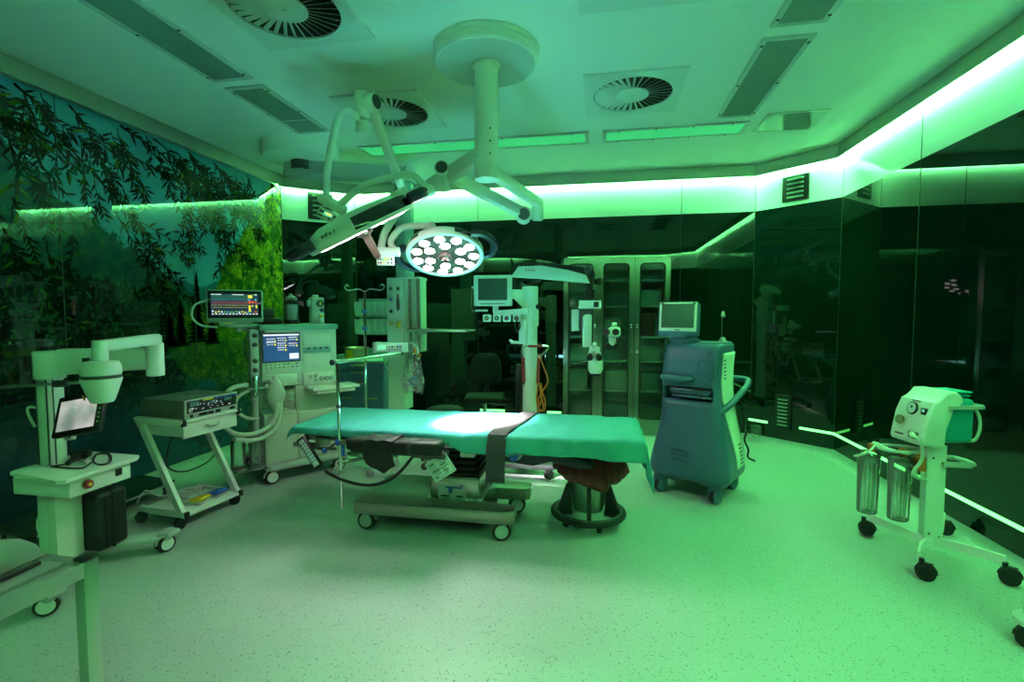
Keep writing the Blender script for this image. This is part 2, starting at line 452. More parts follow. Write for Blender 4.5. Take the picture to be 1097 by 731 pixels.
def mural_mat():
    m, N, L, p = new_mat('lake_mural_print')
    e = NX(N, L)
    tc = N.new('ShaderNodeTexCoord'); vec = tc.outputs['Object']
    sx = N.new('ShaderNodeSeparateXYZ'); L.new(vec, sx.inputs[0]); y = sx.outputs['Y']; z0 = sx.outputs['Z']
    WL = 1.22
    # mirrored height below the waterline
    dz = e.op('ABSOLUTE', e.add(z0, -WL)); z = e.add(dz, WL)
    water = e.ramp(z0, WL - .01, WL + .005, 1, 0)
    n1 = e.noise(vec, 2.2, 5, .6); n2 = e.noise(vec, 9, 5, .65); n3 = e.noise(vec, 26, 3, .6)
    rag = e.add(e.mul(e.add(n2, -.5), .30), e.mul(e.add(n3, -.5), .10))
    zz = e.add(z, rag)
    sky = e.mix(e.ramp(z, 1.9, 3.1), (.09, .33, .48), (.05, .22, .34))
    sky = e.mix(e.ramp(n1, .3, .7), sky, (.07, .30, .42))
    col = sky
    # distant blue ridge
    far = e.curve(y, [(-2, 2.0), (3.5, 1.95), (4.3, 1.78), (4.7, 1.92), (5.0, 1.8), (6, 1.8)])
    col = e.mix(e.ramp(e.add(e.add(z, e.mul(e.add(n2, -.5), .06)), e.mul(far, -1)), -.01, .01, 1, 0), col, (.035, .13, .22))
    # dark wooded hills
    hill = e.curve(y, [(-2, 2.6), (1.6, 2.75), (2.65, 2.7), (3.0, 2.38), (3.3, 2.22), (3.65, 2.02), (4.1, 1.75), (4.4, 1.5), (6, 1.45)])
    hcol = e.mix(e.ramp(n2, .42, .68), (.012, .045, .038), (.045, .13, .04))
    hcol = e.mix(e.mul(e.ramp(n3, .55, .75), e.ramp(n1, .4, .65)), hcol, (.09, .22, .035))
    hcol = e.mix(e.ramp(z, 1.3, 2.6, 0, .6), hcol, (.016, .085, .11))
    col = e.mix(e.ramp(e.add(zz, e.mul(hill, -1)), -.015, .015, 1, 0), col, hcol)
    # dark bank of conifers along the far shore
    bank = e.curve(y, [(-2, 1.9), (2.6, 1.95), (3.2, 1.8), (3.6, 1.75), (3.9, 1.82), (4.15, 1.45), (6, 1.3)])
    bcol = e.mix(e.ramp(n3, .5, .8), (.006, .022, .016), (.04, .11, .03))
    col = e.mix(e.ramp(e.add(zz, e.mul(bank, -1)), -.02, .02, 1, 0), col, bcol)
    # sunlit trees on the right-hand shore
    tree = e.curve(y, [(-2, 1.2), (3.85, 1.2), (4.0, 1.45), (4.2, 1.62), (4.4, 1.6), (4.6, 2.05), (4.9, 2.45), (5.1, 2.75), (5.3, 3.02), (5.6, 3.3), (6, 3.4)])
    tcol = e.mix(e.ramp(n2, .40, .62), (.014, .045, .008), (.18, .21, .015))
    tcol = e.mix(e.ramp(n3, .5, .72), tcol, (.42, .36, .02))
    tcol = e.mix(e.ramp(e.noise(vec, 5, 4), .52, .62), tcol, (.02, .06, .01))
    tcol = e.mix(e.ramp(z, 1.2, 2.0, .65, 0), tcol, (.05, .10, .01))
    col = e.mix(e.ramp(e.add(zz, e.mul(tree, -1)), -.03, .03, 1, 0), col, tcol)
    # water: dimmer, blurred, bluer towards the viewer
    rip = e.noise(vec, 14, 2)
    wcol = e.mix(.45, col, (.006, .022, .02))
    wcol = e.mix(e.ramp(z0, .95, .35, 0, .9), wcol, e.mix(e.ramp(rip, .3, .7), (.010, .045, .095), (.014, .06, .115)))
    wcol = e.mix(e.mul(e.ramp(y, 3.0, 2.2), .8), wcol, (.004, .020, .020))
    col = e.mix(water, col, wcol)
    L.new(col, p.inputs['Base Color'])
    p.inputs['Roughness'].default_value = .03; p.inputs['Specular IOR Level'].default_value = .6
    return m
M['mural'] = mural_mat()
M['leafdark'] = mat('printed_leaf_dark', (.006, .020, .008), .03, spec=.6)
M['leafmid'] = mat('printed_leaf_mid', (.03, .07, .008), .03, spec=.6)
M['leaflit'] = mat('printed_leaf_sunlit', (.10, .15, .012), .03, spec=.6)
M['twig'] = mat('printed_twig', (.004, .010, .006), .03, spec=.6)
M['conifer'] = mat('printed_conifer', (.006, .02, .008), .03, spec=.6)
def mural_foliage():
    rnd = random.Random(11)
    b = B(); X0 = XL + .0012
    lev = [0]
    def leaf(y, z, ang, ln, w, key):
        lev[0] = (lev[0] + 1) % 40
        x = X0 + lev[0] * .00003
        c, s_ = math.cos(ang), math.sin(ang)
        pts = [(0, 0), (.25, .5), (.55, .45), (1, 0), (.55, -.42), (.25, -.5)]
        b.m(key).poly([(x, y + (u * ln) * c - (v * w) * s_, z + (u * ln) * s_ + (v * w) * c) for u, v in pts])
    def ribbon(pts, w0, w1, key='twig'):
        b.m(key)
        for i in range(len(pts) - 1):
            (y0, z0), (y1, z1) = pts[i], pts[i + 1]; d = Vector((y1 - y0, z1 - z0)); 
            if d.length < 1e-5: continue
            n = Vector((-d.y, d.x)).normalized(); t0 = i / (len(pts) - 1); t1 = (i + 1) / (len(pts) - 1)
            a = (w0 + (w1 - w0) * t0) / 2; c = (w0 + (w1 - w0) * t1) / 2
            b.poly([(X0, y0 + n.x * a, z0 + n.y * a), (X0, y0 - n.x * a, z0 - n.y * a), (X0, y1 - n.x * c, z1 - n.y * c), (X0, y1 + n.x * c, z1 + n.y * c)])
    def inside(y, z): return -.68 < y < 5.45 and .2 < z < 3.085
    def branch(y, z, ang, ln, w, lv, dens=1.0, droop=.5, size=.082):
        n = max(6, int(ln / .032)); pts = [(y, z)]; a = ang
        for i in range(n):
            a += rnd.uniform(-.16, .16) + (-PI / 2 - a) * droop / n
            y += math.cos(a) * ln / n; z += math.sin(a) * ln / n
            if not inside(y, z): break
            pts.append((y, z))
            for k in (1, -1):
                if rnd.random() < dens * .6:
                    la = a + k * rnd.uniform(.35, 1.0); L = size * rnd.uniform(.7, 1.35)
                    ey, ez = y + math.cos(la) * L, z + math.sin(la) * L
                    if inside(ey, ez):
                        r = rnd.random()
                        key = 'leafdark' if r < .86 else ('leafmid' if r < .98 else 'leaflit')
                        leaf(y, z, la, L, L * rnd.uniform(.17, .26), key)
            if lv > 0 and i > 1 and rnd.random() < .09:
                branch(y, z, a + rnd.choice((-1, 1)) * rnd.uniform(.3, .8), ln * rnd.uniform(.25, .5), w * .5, lv - 1, dens, droop, size)
        ribbon(pts, w, w * .35)
    # boughs reaching in from the top of the picture
    for (y, z, ang, ln, w, lv, dn) in [(2.2, 3.0, -.55, 2.0, .03, 2, .75), (2.75, 3.075, -.65, 1.7, .022, 2, .8), (3.1, 3.075, -.6, 1.6, .02, 2, .8),
                                       (3.5, 3.075, -.45, 1.5, .02, 2, .85), (3.8, 3.075, -.5, 1.2, .015, 2, .9), (4.2, 3.075, -.6, 1.0, .015, 2, .9), (4.5, 3.075, -.8, .9, .012, 2, .9),
                                       (2.6, 3.075, -1.45, 1.3, .025, 1, .5), (1.8, 3.075, -.9, 1.5, .02, 2, .7), (1.2, 3.075, -1.0, 1.5, .02, 2, .7), (.4, 3.075, -1.0, 1.4, .02, 2, .7), (-.3, 3.075, -1.2, 1.2, .02, 2, .7),
                                       (4.15, 2.75, -1.35, .75, .014, 1, .95), (4.55, 2.65, -1.3, .6, .012, 1, 1), (3.5, 2.55, -1.2, .8, .014, 1, .9), (3.05, 2.35, -1.2, .7, .014, 1, .85), (2.7, 2.3, -1.1, .6, .02, 1, .8),
                                       (4.8, 3.02, -1.0, .5, .01, 1, .9), (3.3, 2.9, -.2, 1.3, .016, 2, .85), (4.0, 2.9, -.25, .9, .014, 2, .9)]:
        branch(y, z, ang, ln, w, lv, dn)
    for k in range(60):
        branch(rnd.uniform(1.6, 5.1), rnd.uniform(2.86, 3.085), rnd.uniform(-1.3, -.3), rnd.uniform(.25, .6), .008, 1, .9, size=.09)
    # lighter sprays
    for k in range(6):
        branch(rnd.uniform(2.4, 4.4), rnd.uniform(2.2, 2.6), rnd.uniform(-1.5, -.6), rnd.uniform(.2, .45), .006, 0, .9, size=.085)
    # pale arching trunk at the near edge
    ribbon([(2.45 + .5 * t, 2.0 + .35 * math.sin(t * 2.4) + .1 * t) for t in [k / 12 for k in range(13)]], .03, .018, 'leafmid')
    # conifers on the shore
    for (cy, cz, hh, ww) in [(4.22, 1.25, .68, .26), (4.02, 1.22, .45, .22), (4.4, 1.22, .36, .22), (3.9, 1.22, .30, .2)]:
        for k in range(16):
            t = k / 16; zz = cz + hh * t; w = ww * (1 - t) * rnd.uniform(.75, 1.1) / 2 + .008
            b.m('conifer').poly([(X0, cy - w, zz - .03), (X0, cy + w * rnd.uniform(.8, 1.1), zz - .025), (X0, cy + .01, zz + hh / 11)])
    o = b.build('mural_foliage', wl, sharp=0); o['kind'] = 'structure'
    return o
# walls, walking clockwise
wl = wall('wall_left', (XL, -.7), CL1, joints=[k * 1.2 + .1 for k in range(1, 6)], mural=True, led=None)
mural_foliage()
GL = .91
wall('wall_back_left', CL1, CL2, joints=[.001], grilles=[(.46, 2.905, .30, .34, 5)])
wall('wall_back', CL2, CR1, joints=[.003, .68, 1.70, 4.20], low=[(1.72, 2.05), (2.6, 2.78)], hole=(2.805, 4.085, 2.205))
wall('wall_back_right', CR1, CR2, joints=[.002], low=[(-.02, .21), (.55, .885)], grilles=[(.44, 2.88, .27, .27, 5), (.38, .40, .17, .40, 8)])
wall('wall_right', CR2, (XR, -.7), joints=[.003, 1.23, 2.43, 3.63, 4.83], low=[(.004, 6.2)])
wall('wall_front_right', (XR, -.7), (1.787, YF), low=[(.1, .7)])
wall('wall_front', (1.787, YF), (-3.235, YF), joints=[1, 2, 3, 4], low=[(.2, 1.2), (1.8, 3.0), (3.4, 4.6)])
wall('wall_front_left', (-3.235, YF), (XL, -.7), led=None)
# ------------------------------------------------------------------ measuring helpers: a picture direction met with a real plane
_F = Vector((-math.sin(.1759) * math.cos(.0543), math.cos(.1759) * math.cos(.0543), -math.sin(.0543)))
_R = Vector((math.cos(.1759), math.sin(.1759), 0)); _U = _R.cross(_F)
EYE = Vector((0, 0, 1.5))
def _ray(px, py): return _F + _R * ((px - 548.5) / 520) + _U * ((365.5 - py) / 520)
def atz(px, py, z): g = _ray(px, py); return EYE + g * ((z - 1.5) / g.z)
def aty(px, py, y): g = _ray(px, py); return EYE + g * (y / g.y)
def atx(px, py, x): g = _ray(px, py); return EYE + g * (x / g.x)
def atd(px, py, d): return EYE + _ray(px, py) * d
def wmx(o):
    m = o.matrix_basis.copy()
    while o.parent: o = o.parent; m = o.matrix_basis @ m
    return m
def wbuild(b, name, parent, **k):
    """build geometry given in room coordinates as a child of parent"""
    b.xf(wmx(parent).inverted()); return b.build(name, parent, **k)
# ------------------------------------------------------------------ ceiling fittings
def diffuser(x, y, label):
    t = thing('air_diffuser', label, 'air vent', (x, y, H), 0, 'swirl air diffusers in the ceiling')
    b = B(); b.m('ceilpanel'); hw = .367; n = 48; R0 = .30
    # square plate with a round opening
    ring = [(R0 * math.cos(2 * PI * k / n), R0 * math.sin(2 * PI * k / n)) for k in range(n)]
    def sq(a):
        c, s = math.cos(a), math.sin(a); f = hw / max(abs(c), abs(s)); return (c * f, s * f)
    bm = b.bm
    lo = [bm.verts.new((*p, -.018)) for p in ring]; out = [bm.verts.new((*sq(2 * PI * k / n + 0), -.018)) for k in range(n)]
    up = [bm.verts.new((*sq(2 * PI * k / n), -.002)) for k in range(n)]; inn = [bm.verts.new((*p, -.004)) for p in ring]
    f = []
    for k in range(n):
        j = (k + 1) % n
        f += [bm.faces.new((lo[k], lo[j], out[j], out[k])), bm.faces.new((out[k], out[j], up[j], up[k])), bm.faces.new((lo[j], lo[k], inn[k], inn[j]))]
    b._fin(f)
    b.build('face_plate', t)
    b = B(); b.m('black').lathe([(.30, -.004), (.30, -.0015)], n=40); b.build('duct', t)
    b = B(); b.m('ceilpanel')
    for k in range(32):
        n0 = b.mark(); b.box((.205, 0, -.012), (.175, .024, .0016), rot=(.62, 0, 0)); b.xf(Matrix.Rotation(2 * PI * k / 32, 4, 'Z'), n0)
    b.lathe([(.125, -.020), (.125, -.012)], n=40); b.m('black').lathe([(.005, -.0215), (.005, -.02)], n=10)
    b.build('swirl_blades', t)
    return t
M['ceilpanel'] = mat('ceiling_plate_enamel', (.70, .71, .69), .28)
diffuser(.244, 3.985, 'square swirl air vent in the ceiling right of the lamp column, whole in view')
diffuser(-1.745, 3.985, 'square swirl air vent in the ceiling partly hidden behind the raised lamp arm')
diffuser(-1.745, 2.545, 'large swirl air vent cut by the upper edge, above the left ceiling lights')
diffuser(.244, 2.52, 'swirl air vent showing only a plate edge at the top, right of the lamp mount')
M['clearpanel'] = mat('glossy_panel', (.24, .29, .27), .05, spec=1)
def panel(x0, x1, y0, y1, label, glass='diffuser', split=None, group='flush ceiling light panels'):
    cx, cy = (x0 + x1) / 2, (y0 + y1) / 2; w, d = x1 - x0, y1 - y0
    t = thing('ceiling_light', label, 'ceiling light', (cx, cy, H), 0, group)
    b = B(); b.m('panelframe'); e = .034
    for sx in (-1, 1): b.box((sx * (w / 2 - e / 2), 0, -.006), (e, d, .016), .003)
    for sy in (-1, 1): b.box((0, sy * (d / 2 - e / 2), -.006), (w - 2 * e, e, .016), .003)
    if split is not None: b.box((0, split, -.006), (w - 2 * e, .012, .014), .003)
    b.build('frame', t)
    b = B(); b.m(glass).box((0, 0, -.004), (w - 2 * e + .004, d - 2 * e + .004, .012)); b.build('diffuser_pane', t)
    nx, ny = (2, 3) if d > w else (4, 2)
    for i in range(nx):
        for j in range(ny):
            b = B(); b.m('black')
            px = (i / (nx - 1) - .5) * (w - (.036 if d > w else .3)); py = (j / (ny - 1) - .5) * (d - (.16 if d > w else .036))
            b.lathe([(.010, -.017), (.011, -.012)], (px, py, 0), n=10); b.build('screw', t)
    return t
panel(.992, 1.302, 3.345, 4.592, 'dark flush ceiling light on the right, the whole one of its row')
panel(.992, 1.302, 1.975, 3.222, 'dark flush ceiling light on the right, cut by the upper edge')
panel(-2.815, -2.487, 2.0, 3.245, 'long glossy ceiling light on the left mirroring leaves, cut by the upper edge', 'clearpanel')
panel(-2.815, -2.487, 3.345, 4.285, 'short glossy divided ceiling light on the left beside the pendant cover', 'clearpanel', split=.17)
panel(-2.45, -.11, 4.715, 5.02, 'long ceiling light strip behind the lamp arms, left of the lamp column', 'litdiffuser', split=None)
panel(.025, 1.32, 4.72, 5.02, 'ceiling light strip crosswise behind the round vent, right of the lamp column', 'litdiffuser')
t = thing('ceiling_access_panel', 'small square glossy panel in the ceiling near the right chamfered wall', 'ceiling panel', (1.66, 4.78, H))
b = B(); b.m('panelframe')
for s_ in (-1, 1): b.box((s_ * .235, 0, -.006), (.02, .43, .014), .003); b.box((0, s_ * .205, -.006), (.45, .02, .014), .003)
b.build('frame', t); b = B(); b.m('clearpanel').box((0, 0, -.005), (.452, .392, .014)); b.build('pane', t)

# ------------------------------------------------------------------ surgical lamps
M['navy'] = mat('navy_grip', (.012, .016, .035), .4)
M['ledlens'] = emis('lamp_led', (1, .96, .93), 70)
M['ledlens2'] = emis('lamp_led_edge_on', (1, .96, .93), 25)
M['lensplate'] = mat('lamp_lens_plate', (.30, .26, .25), .2, metal=.6)
M['umber'] = mat('brown_grip', (.10, .065, .055), .4)
LW = 'white'
lm = thing('surgical_lamp_mount', 'round white ceiling mount with thick column and two horizontal booms', 'lamp mount', (-.74, 3.2, H))
b = B(); b.m(LW).lathe([(.345, 0), (.345, -.03), (.335, -.034), (.335, -.075), (.325, -.088), (.32, -.089)], n=64); b.build('ceiling_cover', lm)
b = B(); b.m('panelframe').lathe([(.322, -.082), (.318, -.091), (.05, -.092)], n=64); b.build('shaded_underside', lm)  # underside of the cover in darker paint, standing in for its shade
b = B(); b.m(LW).lathe([(.095, -.085), (.092, -.105), (.078, -.11), (.078, -.62), (.081, -.622), (.081, -.70), (.078, -.703), (.078, -.705), (.081, -.708), (.081, -.83), (.06, -.835)], n=40)
b.m('black')
for z in (-.52, -.6, -.68):
    b.lathe([(.006, 0), (.006, .003)], (.0782 * .5, -.0782 * .87, z), (.5, -.87, 0), n=8)
b.build('column', lm)
def boom(p, q, w, h, name, parent, h2=None, key=LW):
    """rounded rectangular arm from p to q"""
    b = B(); b.m(key)
    p = Vector(p); q = Vector(q); d = (q - p).normalized(); s_ = d.cross(Vector((0, 0, 1))).normalized(); u = s_.cross(d)
    secs = []
    for t, k in ((0, 1), (.06, 1), (.94, (h2 or h) / h), (1, (h2 or h) / h)):
        c = p.lerp(q, t); hh = h * k / 2; ww = w / 2; r = min(ww, hh) * .45; pr = []
        for cx, cy, a0 in ((ww - r, hh - r, 0), (-ww + r, hh - r, PI / 2), (-ww + r, -hh + r, PI), (ww - r, -hh + r, 3 * PI / 2)):
            for m_ in range(4):
                a = a0 + PI / 2 * m_ / 3; pr.append(c + s_ * (cx + r * math.cos(a)) + u * (cy + r * math.sin(a)))
        secs.append(pr)
    b.loft(secs)
    return wbuild(b, name, parent)
JA = Vector((-1.72, 4.2, 2.52)); JD = atd(578, 222, 4.37)
boom((-.80, 3.24, 2.56), JA, .08, .11, 'boom', lm, .10)
bo = boom((-.71, 3.28, 2.46), JD + Vector((0, 0, .03)), .07, .085, 'boom', lm, .08)
def elbow(p, r, ln, parent, axis, name='joint', key=LW, capk='dgrey'):
    p = Vector(p); a = Vector(axis).normalized()
    b = B(); b.m(key).lathe([(r * .9, -ln / 2), (r, -ln / 2 + .01), (r, ln / 2 - .01), (r * .9, ln / 2)], p, a, n=28)
    b.m(capk).lathe([(r * .78, ln / 2 - .002), (r * .74, ln / 2 + .004)], p, a, n=28); b.lathe([(r * .78, -ln / 2 + .002), (r * .74, -ln / 2 - .004)], p, a, n=28)
    return wbuild(b, name, parent)
def lamp_head(parent, c, n, up, grip_dir=0, wins=((.35, .75), (2.15, .75), (3.5, .75), (5.2, .75)), hl=.2, text=None, lens='ledlens', sc=1):
    """disc lamp: c centre, n direction the light goes, up a direction in the disc"""
    n = Vector(n).normalized(); up = Vector(up); up = (up - n * up.dot(n)).normalized(); rt = up.cross(n)
    mx = Matrix(((rt.x, up.x, n.x, c[0]), (rt.y, up.y, n.y, c[1]), (rt.z, up.z, n.z, c[2]), (0, 0, 0, 1))) @ Matrix.Scale(sc, 4)   # local z = light direction
    b = B(); b.m(LW).lathe([(.10, -.095), (.22, -.085), (.295, -.055), (.318, -.02), (.322, .012), (.315, .028), (.288, .030), (.284, .016), (.1, .014)], n=64)
    # hinge block on the rear edge
    b.box((0, .275, -.06), (.16, .10, .07), .015)
    b.xf(mx); hd = wbuild(b, 'lamp_head', parent)
    for a0, sp in wins:
        b = B(); b.m('visor')
        prev = None; secs = []
        for k in range(9):
            a = a0 + sp * k / 8; q = []
            for r, z in ((.2985, -.058), (.321, -.022), (.3245, .008), (.300, .0), (.28, -.05)):
                q.append((r * math.cos(a), r * math.sin(a), z))
            secs.append(q)
        b.loft(secs); b.xf(mx); wbuild(b, 'smoked_window', parent)
    b = B(); b.m('lensplate').lathe([(.285, .017), (.02, .020)], n=48); b.xf(mx); wbuild(b, 'lens_plate', parent)
    rnd = random.Random(3)
    spots = [(.235, 2 * PI * k / 11 + .1) for k in range(11)] + [(.145, 2 * PI * k / 6 + .3) for k in range(6)]
    b = B()
    for r, a in spots:
        o = (r * math.cos(a), r * math.sin(a), 0)
        b.m(lens).lathe([(.037, .018), (.036, .022), (.026, .030), (.010, .033)], o, n=18)
        b.m('chrome').lathe([(.050, .016), (.049, .026), (.041, .027), (.038, .017)], o, n=20, cap=False)
    b.xf(mx); wbuild(b, 'led_cluster', parent)
    b = B(); b.m('umber').lathe([(.055, .018), (.05, .045), (.028, .055), (.022, .07), (.024, .08), (.02, hl - .01), (.012, hl)], n=20)
    b.m('chrome').lathe([(.012, 0), (.012, .03)], (.06, 0, .02), n=10); b.lathe([(.012, 0), (.012, .03)], (-.06, 0, .02), n=10)
    b.xf(mx); wbuild(b, 'sterile_handle', parent)
    for a0 in (grip_dir, grip_dir + PI):
        b = B(); b.m('navy'); pts = []
        for k in range(11):
            a = a0 - .52 + 1.04 * k / 10; rr = .33 + .085 * math.sin(PI * k / 10) ** .5
            pts.append((rr * math.cos(a), rr * math.sin(a), -.02))
        b.tube(pts, .032, n=8, smooth=2); b.xf(mx); wbuild(b, 'grip', parent)
    if text:
        b = B(); b.m('dgrey')
        for i, ch in enumerate(text):
            a = math.radians(226 - i * 5)
            text_polys(b, ch, .034, frame_mx((.3125 * math.cos(a), .3125 * math.sin(a), -.036), (math.sin(a), -math.cos(a), 0), (-.5 * math.cos(a), -.5 * math.sin(a), -.86)), .0015)
        b.xf(mx); wbuild(b, 'lettering', parent)
    return mx
def lamp_panel(parent, p, rt, name='control_panel'):
    """small keypad box with the bracket tube above it"""
    rt = Vector(rt).normalized(); up = Vector((0, 0, 1)); nrm = rt.cross(up)
    mx = Matrix(((rt.x, 0, -nrm.x, p[0]), (rt.y, 0, -nrm.y, p[1]), (0, 1, 0, p[2]), (0, 0, 0, 1)))
    mx = frame_mx(p, rt, (0, 0, 1))
    b = B(); b.m(LW).box((0, -.055, 0), (.12, .065, .022), .006)
    b.m('lcd').box((.005, -.047, .012), (.05, .02, .003)); b.m('s_yel').box((.01, -.045, .0135), (.03, .010, .002))
    b.m('black')
    for x in (-.045, -.03, .045): b.box((x, -.045, .012), (.010, .014, .003))
    for x in (-.045, -.03, .02, .045): b.box((x, -.07, .012), (.010, .010, .003))
    b.m('yellow').box((-.012, -.07, .012), (.012, .010, .003))
    b.xf(mx); return wbuild(b, name, parent)

# lamp over the table, seen edge-on
l2 = thing('surgical_lamp', 'surgical lamp seen edge-on with its arm raised to the ceiling, left of the glowing lamp', 'surgical lamp', tuple(JA), 0, 'surgical lamps')
E2 = atd(394, 108, 3.4)
elbow(JA + Vector((0, 0, .02)), .065, .12, l2, (0, 0, 1))
boom(JA + Vector((0, .02, .02)), E2 + Vector((.0, .06, -.02)), .06, .088, 'spring_arm', l2, .08)
b = B(); b.m(LW); top = atd(388, 112, 3.4)
b.lathe([(.042, .085), (.052, .07), (.052, -.08), (.046, -.085), (.046, -.17), (.050, -.175), (.050, -.20), (.038, -.205)], top, (0, 0, 1), n=28)
b.m('grey').lathe([(.047, -.10), (.047, -.12)], top, (0, 0, 1), n=28)
wbuild(b, 'elbow', l2)
elbow(atd(398, 110, 3.38), .062, .085, l2, _R * .92 - _F * .38)
b = B(); b.m(LW)
b.tube([atd(390, 134, 3.4), atd(372, 117, 3.32), atd(361, 130, 3.2), atd(351, 180, 3.0), atd(350, 212, 2.92), atd(350, 220, 2.9)], .022, n=14); wbuild(b, 'yoke_tube', l2)
b = B(); b.m(LW)
b.tube([atd(362, 222, 2.88), atd(385, 202, 2.86), atd(415, 191, 2.86), atd(440, 187, 2.88), atd(452, 196, 2.92), atd(461, 204, 2.95)], .021, n=14)
b.cyl(atd(344, 212, 2.92), atd(368, 226, 2.88), .032, n=18); wbuild(b, 'yoke_tube', l2)
lamp_panel(l2, atd(355, 222, 2.86), _R * .9 + Vector((0, 0, -.42)))
c2 = atd(387, 243, 2.78); edge = (atd(440, 217, 2.86) - atd(335, 268, 2.70)).normalized()
view = (c2 - EYE).normalized(); n2 = edge.cross(view).normalized()
if n2.z > 0: n2 = -n2
n2 = (n2 - view * .015).normalized()
lamp_head(l2, c2, n2, edge, PI / 2, wins=((1.75, 1.6), (-.9, 1.6)), hl=.2, text='wder', lens='ledlens2')
b = B(); b.m(LW).cyl(atd(436, 214, 2.88), atd(463, 203, 2.96), .034, n=16); wbuild(b, 'hinge', l2)
# brand lettering on the lamp's rim, unreadable blur kept as short strokes
# glowing lamp facing the camera
l1 = thing('surgical_lamp', 'glowing surgical lamp with its lit lens cluster facing the room', 'surgical lamp', tuple(JD), 0, 'surgical lamps')
EJ = atd(474, 182, 3.62)
b = B(); b.m(LW).lathe([(.045, .05), (.052, .04), (.052, -.09), (.045, -.10)], atd(576, 224, 4.37), (0, 0, 1), n=28); wbuild(b, 'joint', l1)
boom(atd(562, 230, 4.3), EJ + Vector((.05, .05, -.03)), .07, .10, 'spring_arm', l1, .09)
elbow(atd(561, 231, 4.26), .068, .11, l1, _F)
elbow(EJ, .058, .11, l1, _F)
b = B(); b.m(LW).lathe([(.05, .03), (.05, -.12), (.055, -.125), (.055, -.15), (.04, -.155)], EJ, (0, 0, 1), n=24); wbuild(b, 'elbow', l1)
b = B(); b.m(LW).tube([EJ + Vector((0, 0, -.13)), atd(455, 206, 3.75), atd(432, 222, 3.7), atd(414, 246, 3.5), atd(409, 262, 3.45), atd(409, 270, 3.43)], .026, n=14); wbuild(b, 'yoke_tube', l1)
b = B(); b.m(LW).tube([atd(425, 270, 3.43), atd(419, 262, 3.45), atd(421, 254, 3.47), atd(431, 244, 3.5), atd(446, 242, 3.52), atd(460, 242, 3.54)], .024, n=14)
b.cyl(atd(405, 270, 3.43), atd(428, 270, 3.43), .034, n=18)
b.cyl(atd(460, 239, 3.54), atd(466, 251, 3.54), .034, n=18); wbuild(b, 'yoke_tube', l1)
lamp_panel(l1, atd(413, 271, 3.38), _R)
c1 = atd(477, 272, 3.55)
lamp_head(l1, c1, (.13, -.44, -.89), (-.1, 1, 0), 0.15, hl=.07, sc=.88)
# ------------------------------------------------------------------ operating table
M['slab'] = brushed('base_cover_steel', (.36, .35, .31), .36)
ot = thing('operating_table', 'long operating table on a low steel base with black bellows column', 'operating table', (-1.0, 3.36, 0))
b = B(); b.m('slab')
# H-shaped slab, notched at the right end
poly = [(-1.66, 3.06), (-.60, 3.06), (-.535, 3.10), (-.535, 3.20), (-.75, 3.22), (-.80, 3.28), (-.80, 3.44), (-.75, 3.50), (-.52, 3.51), (-.49, 3.54), (-.49, 3.64), (-.52, 3.67), (-1.62, 3.67), (-1.66, 3.64)]
b.prism(poly, .115, .205, 'xy', .008); wbuild(b, 'base', ot)
b = B(); b.m('dgrey').box((-1.1, 3.33, .095), (.75, .34, .05), .01); wbuild(b, 'base_underside', ot)
for x, y, a in ((-1.56, 3.12, 0), (-.60, 3.12, .3), (-1.56, 3.60, 0), (-.57, 3.585, .2)):
    n = caster(ot, x + 1.0, y - 3.36, .118, .062, a, 'grey', 'rubber', 'grey')
b = B(); b.m('sat').box((-.985, 3.42, .285), (.36, .40, .17), .02, seg=3); b.m('chrome').prism([(-1.185, 3.20), (-.785, 3.20), (-.785, 3.63), (-1.185, 3.63)], .204, .213, 'xy', .003)
wbuild(b, 'column', ot)
b = B(); b.m('rubber')
for k in range(5):
    s = 1 - k * .035; z = .385 + k * .042
    b.box((-.985, 3.42, z), (.35 * s, .39 * s, .024), .011); b.box((-.985, 3.42, z + .021), (.30 * s, .34 * s, .02))
wbuild(b, 'bellows', ot)
b = B(); b.m('paper').box((-1.0, 3.2185, .265), (.20, .004, .10)); b.m('inkblue').box((-.985, 3.216, .29), (.12, .003, .012)); b.box((-1.01, 3.216, .272), (.03, .003, .05))
b.m('ink').box((-1.05, 3.216, .228), (.06, .003, .012)); b.box((-.945, 3.216, .228), (.05, .003, .010)); b.box((-.925, 3.216, .305), (.012, .003, .012))
wbuild(b, 'label_plate', ot)
# head, top frame
b = B(); b.m('sat').box((-.95, 3.40, .615), (.70, .40, .07), .012); b.box((-.98, 3.40, .59), (.34, .36, .05), .01)
b.m('cream').box((-.78, 3.09, .635), (.75, .03, .05), .008); b.box((-.85, 3.10, .60), (.10, .05, .10), .01)
wbuild(b, 'table_head', ot)
def rail(x0, x1, y, z):
    b = B(); b.m('steel').box(((x0 + x1) / 2, y, z), (x1 - x0, .012, .034), .003)
    for k in range(3): b.cyl((x0 + (x1 - x0) * (.1 + .4 * k), y, z), (x0 + (x1 - x0) * (.1 + .4 * k), y + (.05 if y < 3.3 else -.05), z), .012, n=10)
    return wbuild(b, 'side_rail', ot)
for x0, x1 in ((-1.98, -1.42), (-1.3, -.62), (-.45, .22)):
    for y in (3.05, 3.63): rail(x0, x1, y, .645)
def cushion(x0, x1, z0=.668, z1=.725, y0=3.05, y1=3.64):
    b = B(); b.m('pad').box(((x0 + x1) / 2, (y0 + y1) / 2, (z0 + z1) / 2), (x1 - x0, y1 - y0, z1 - z0), .02, seg=3); wbuild(b, 'cushion', ot)
    b = B(); b.m('sat').box(((x0 + x1) / 2, (y0 + y1) / 2, z0 - .02), (x1 - x0 - .04, y1 - y0 - .06, .03), .006); wbuild(b, 'support_plate', ot)
cushion(-2.06, -1.38); cushion(-1.36, -.56); cushion(-.54, .27)
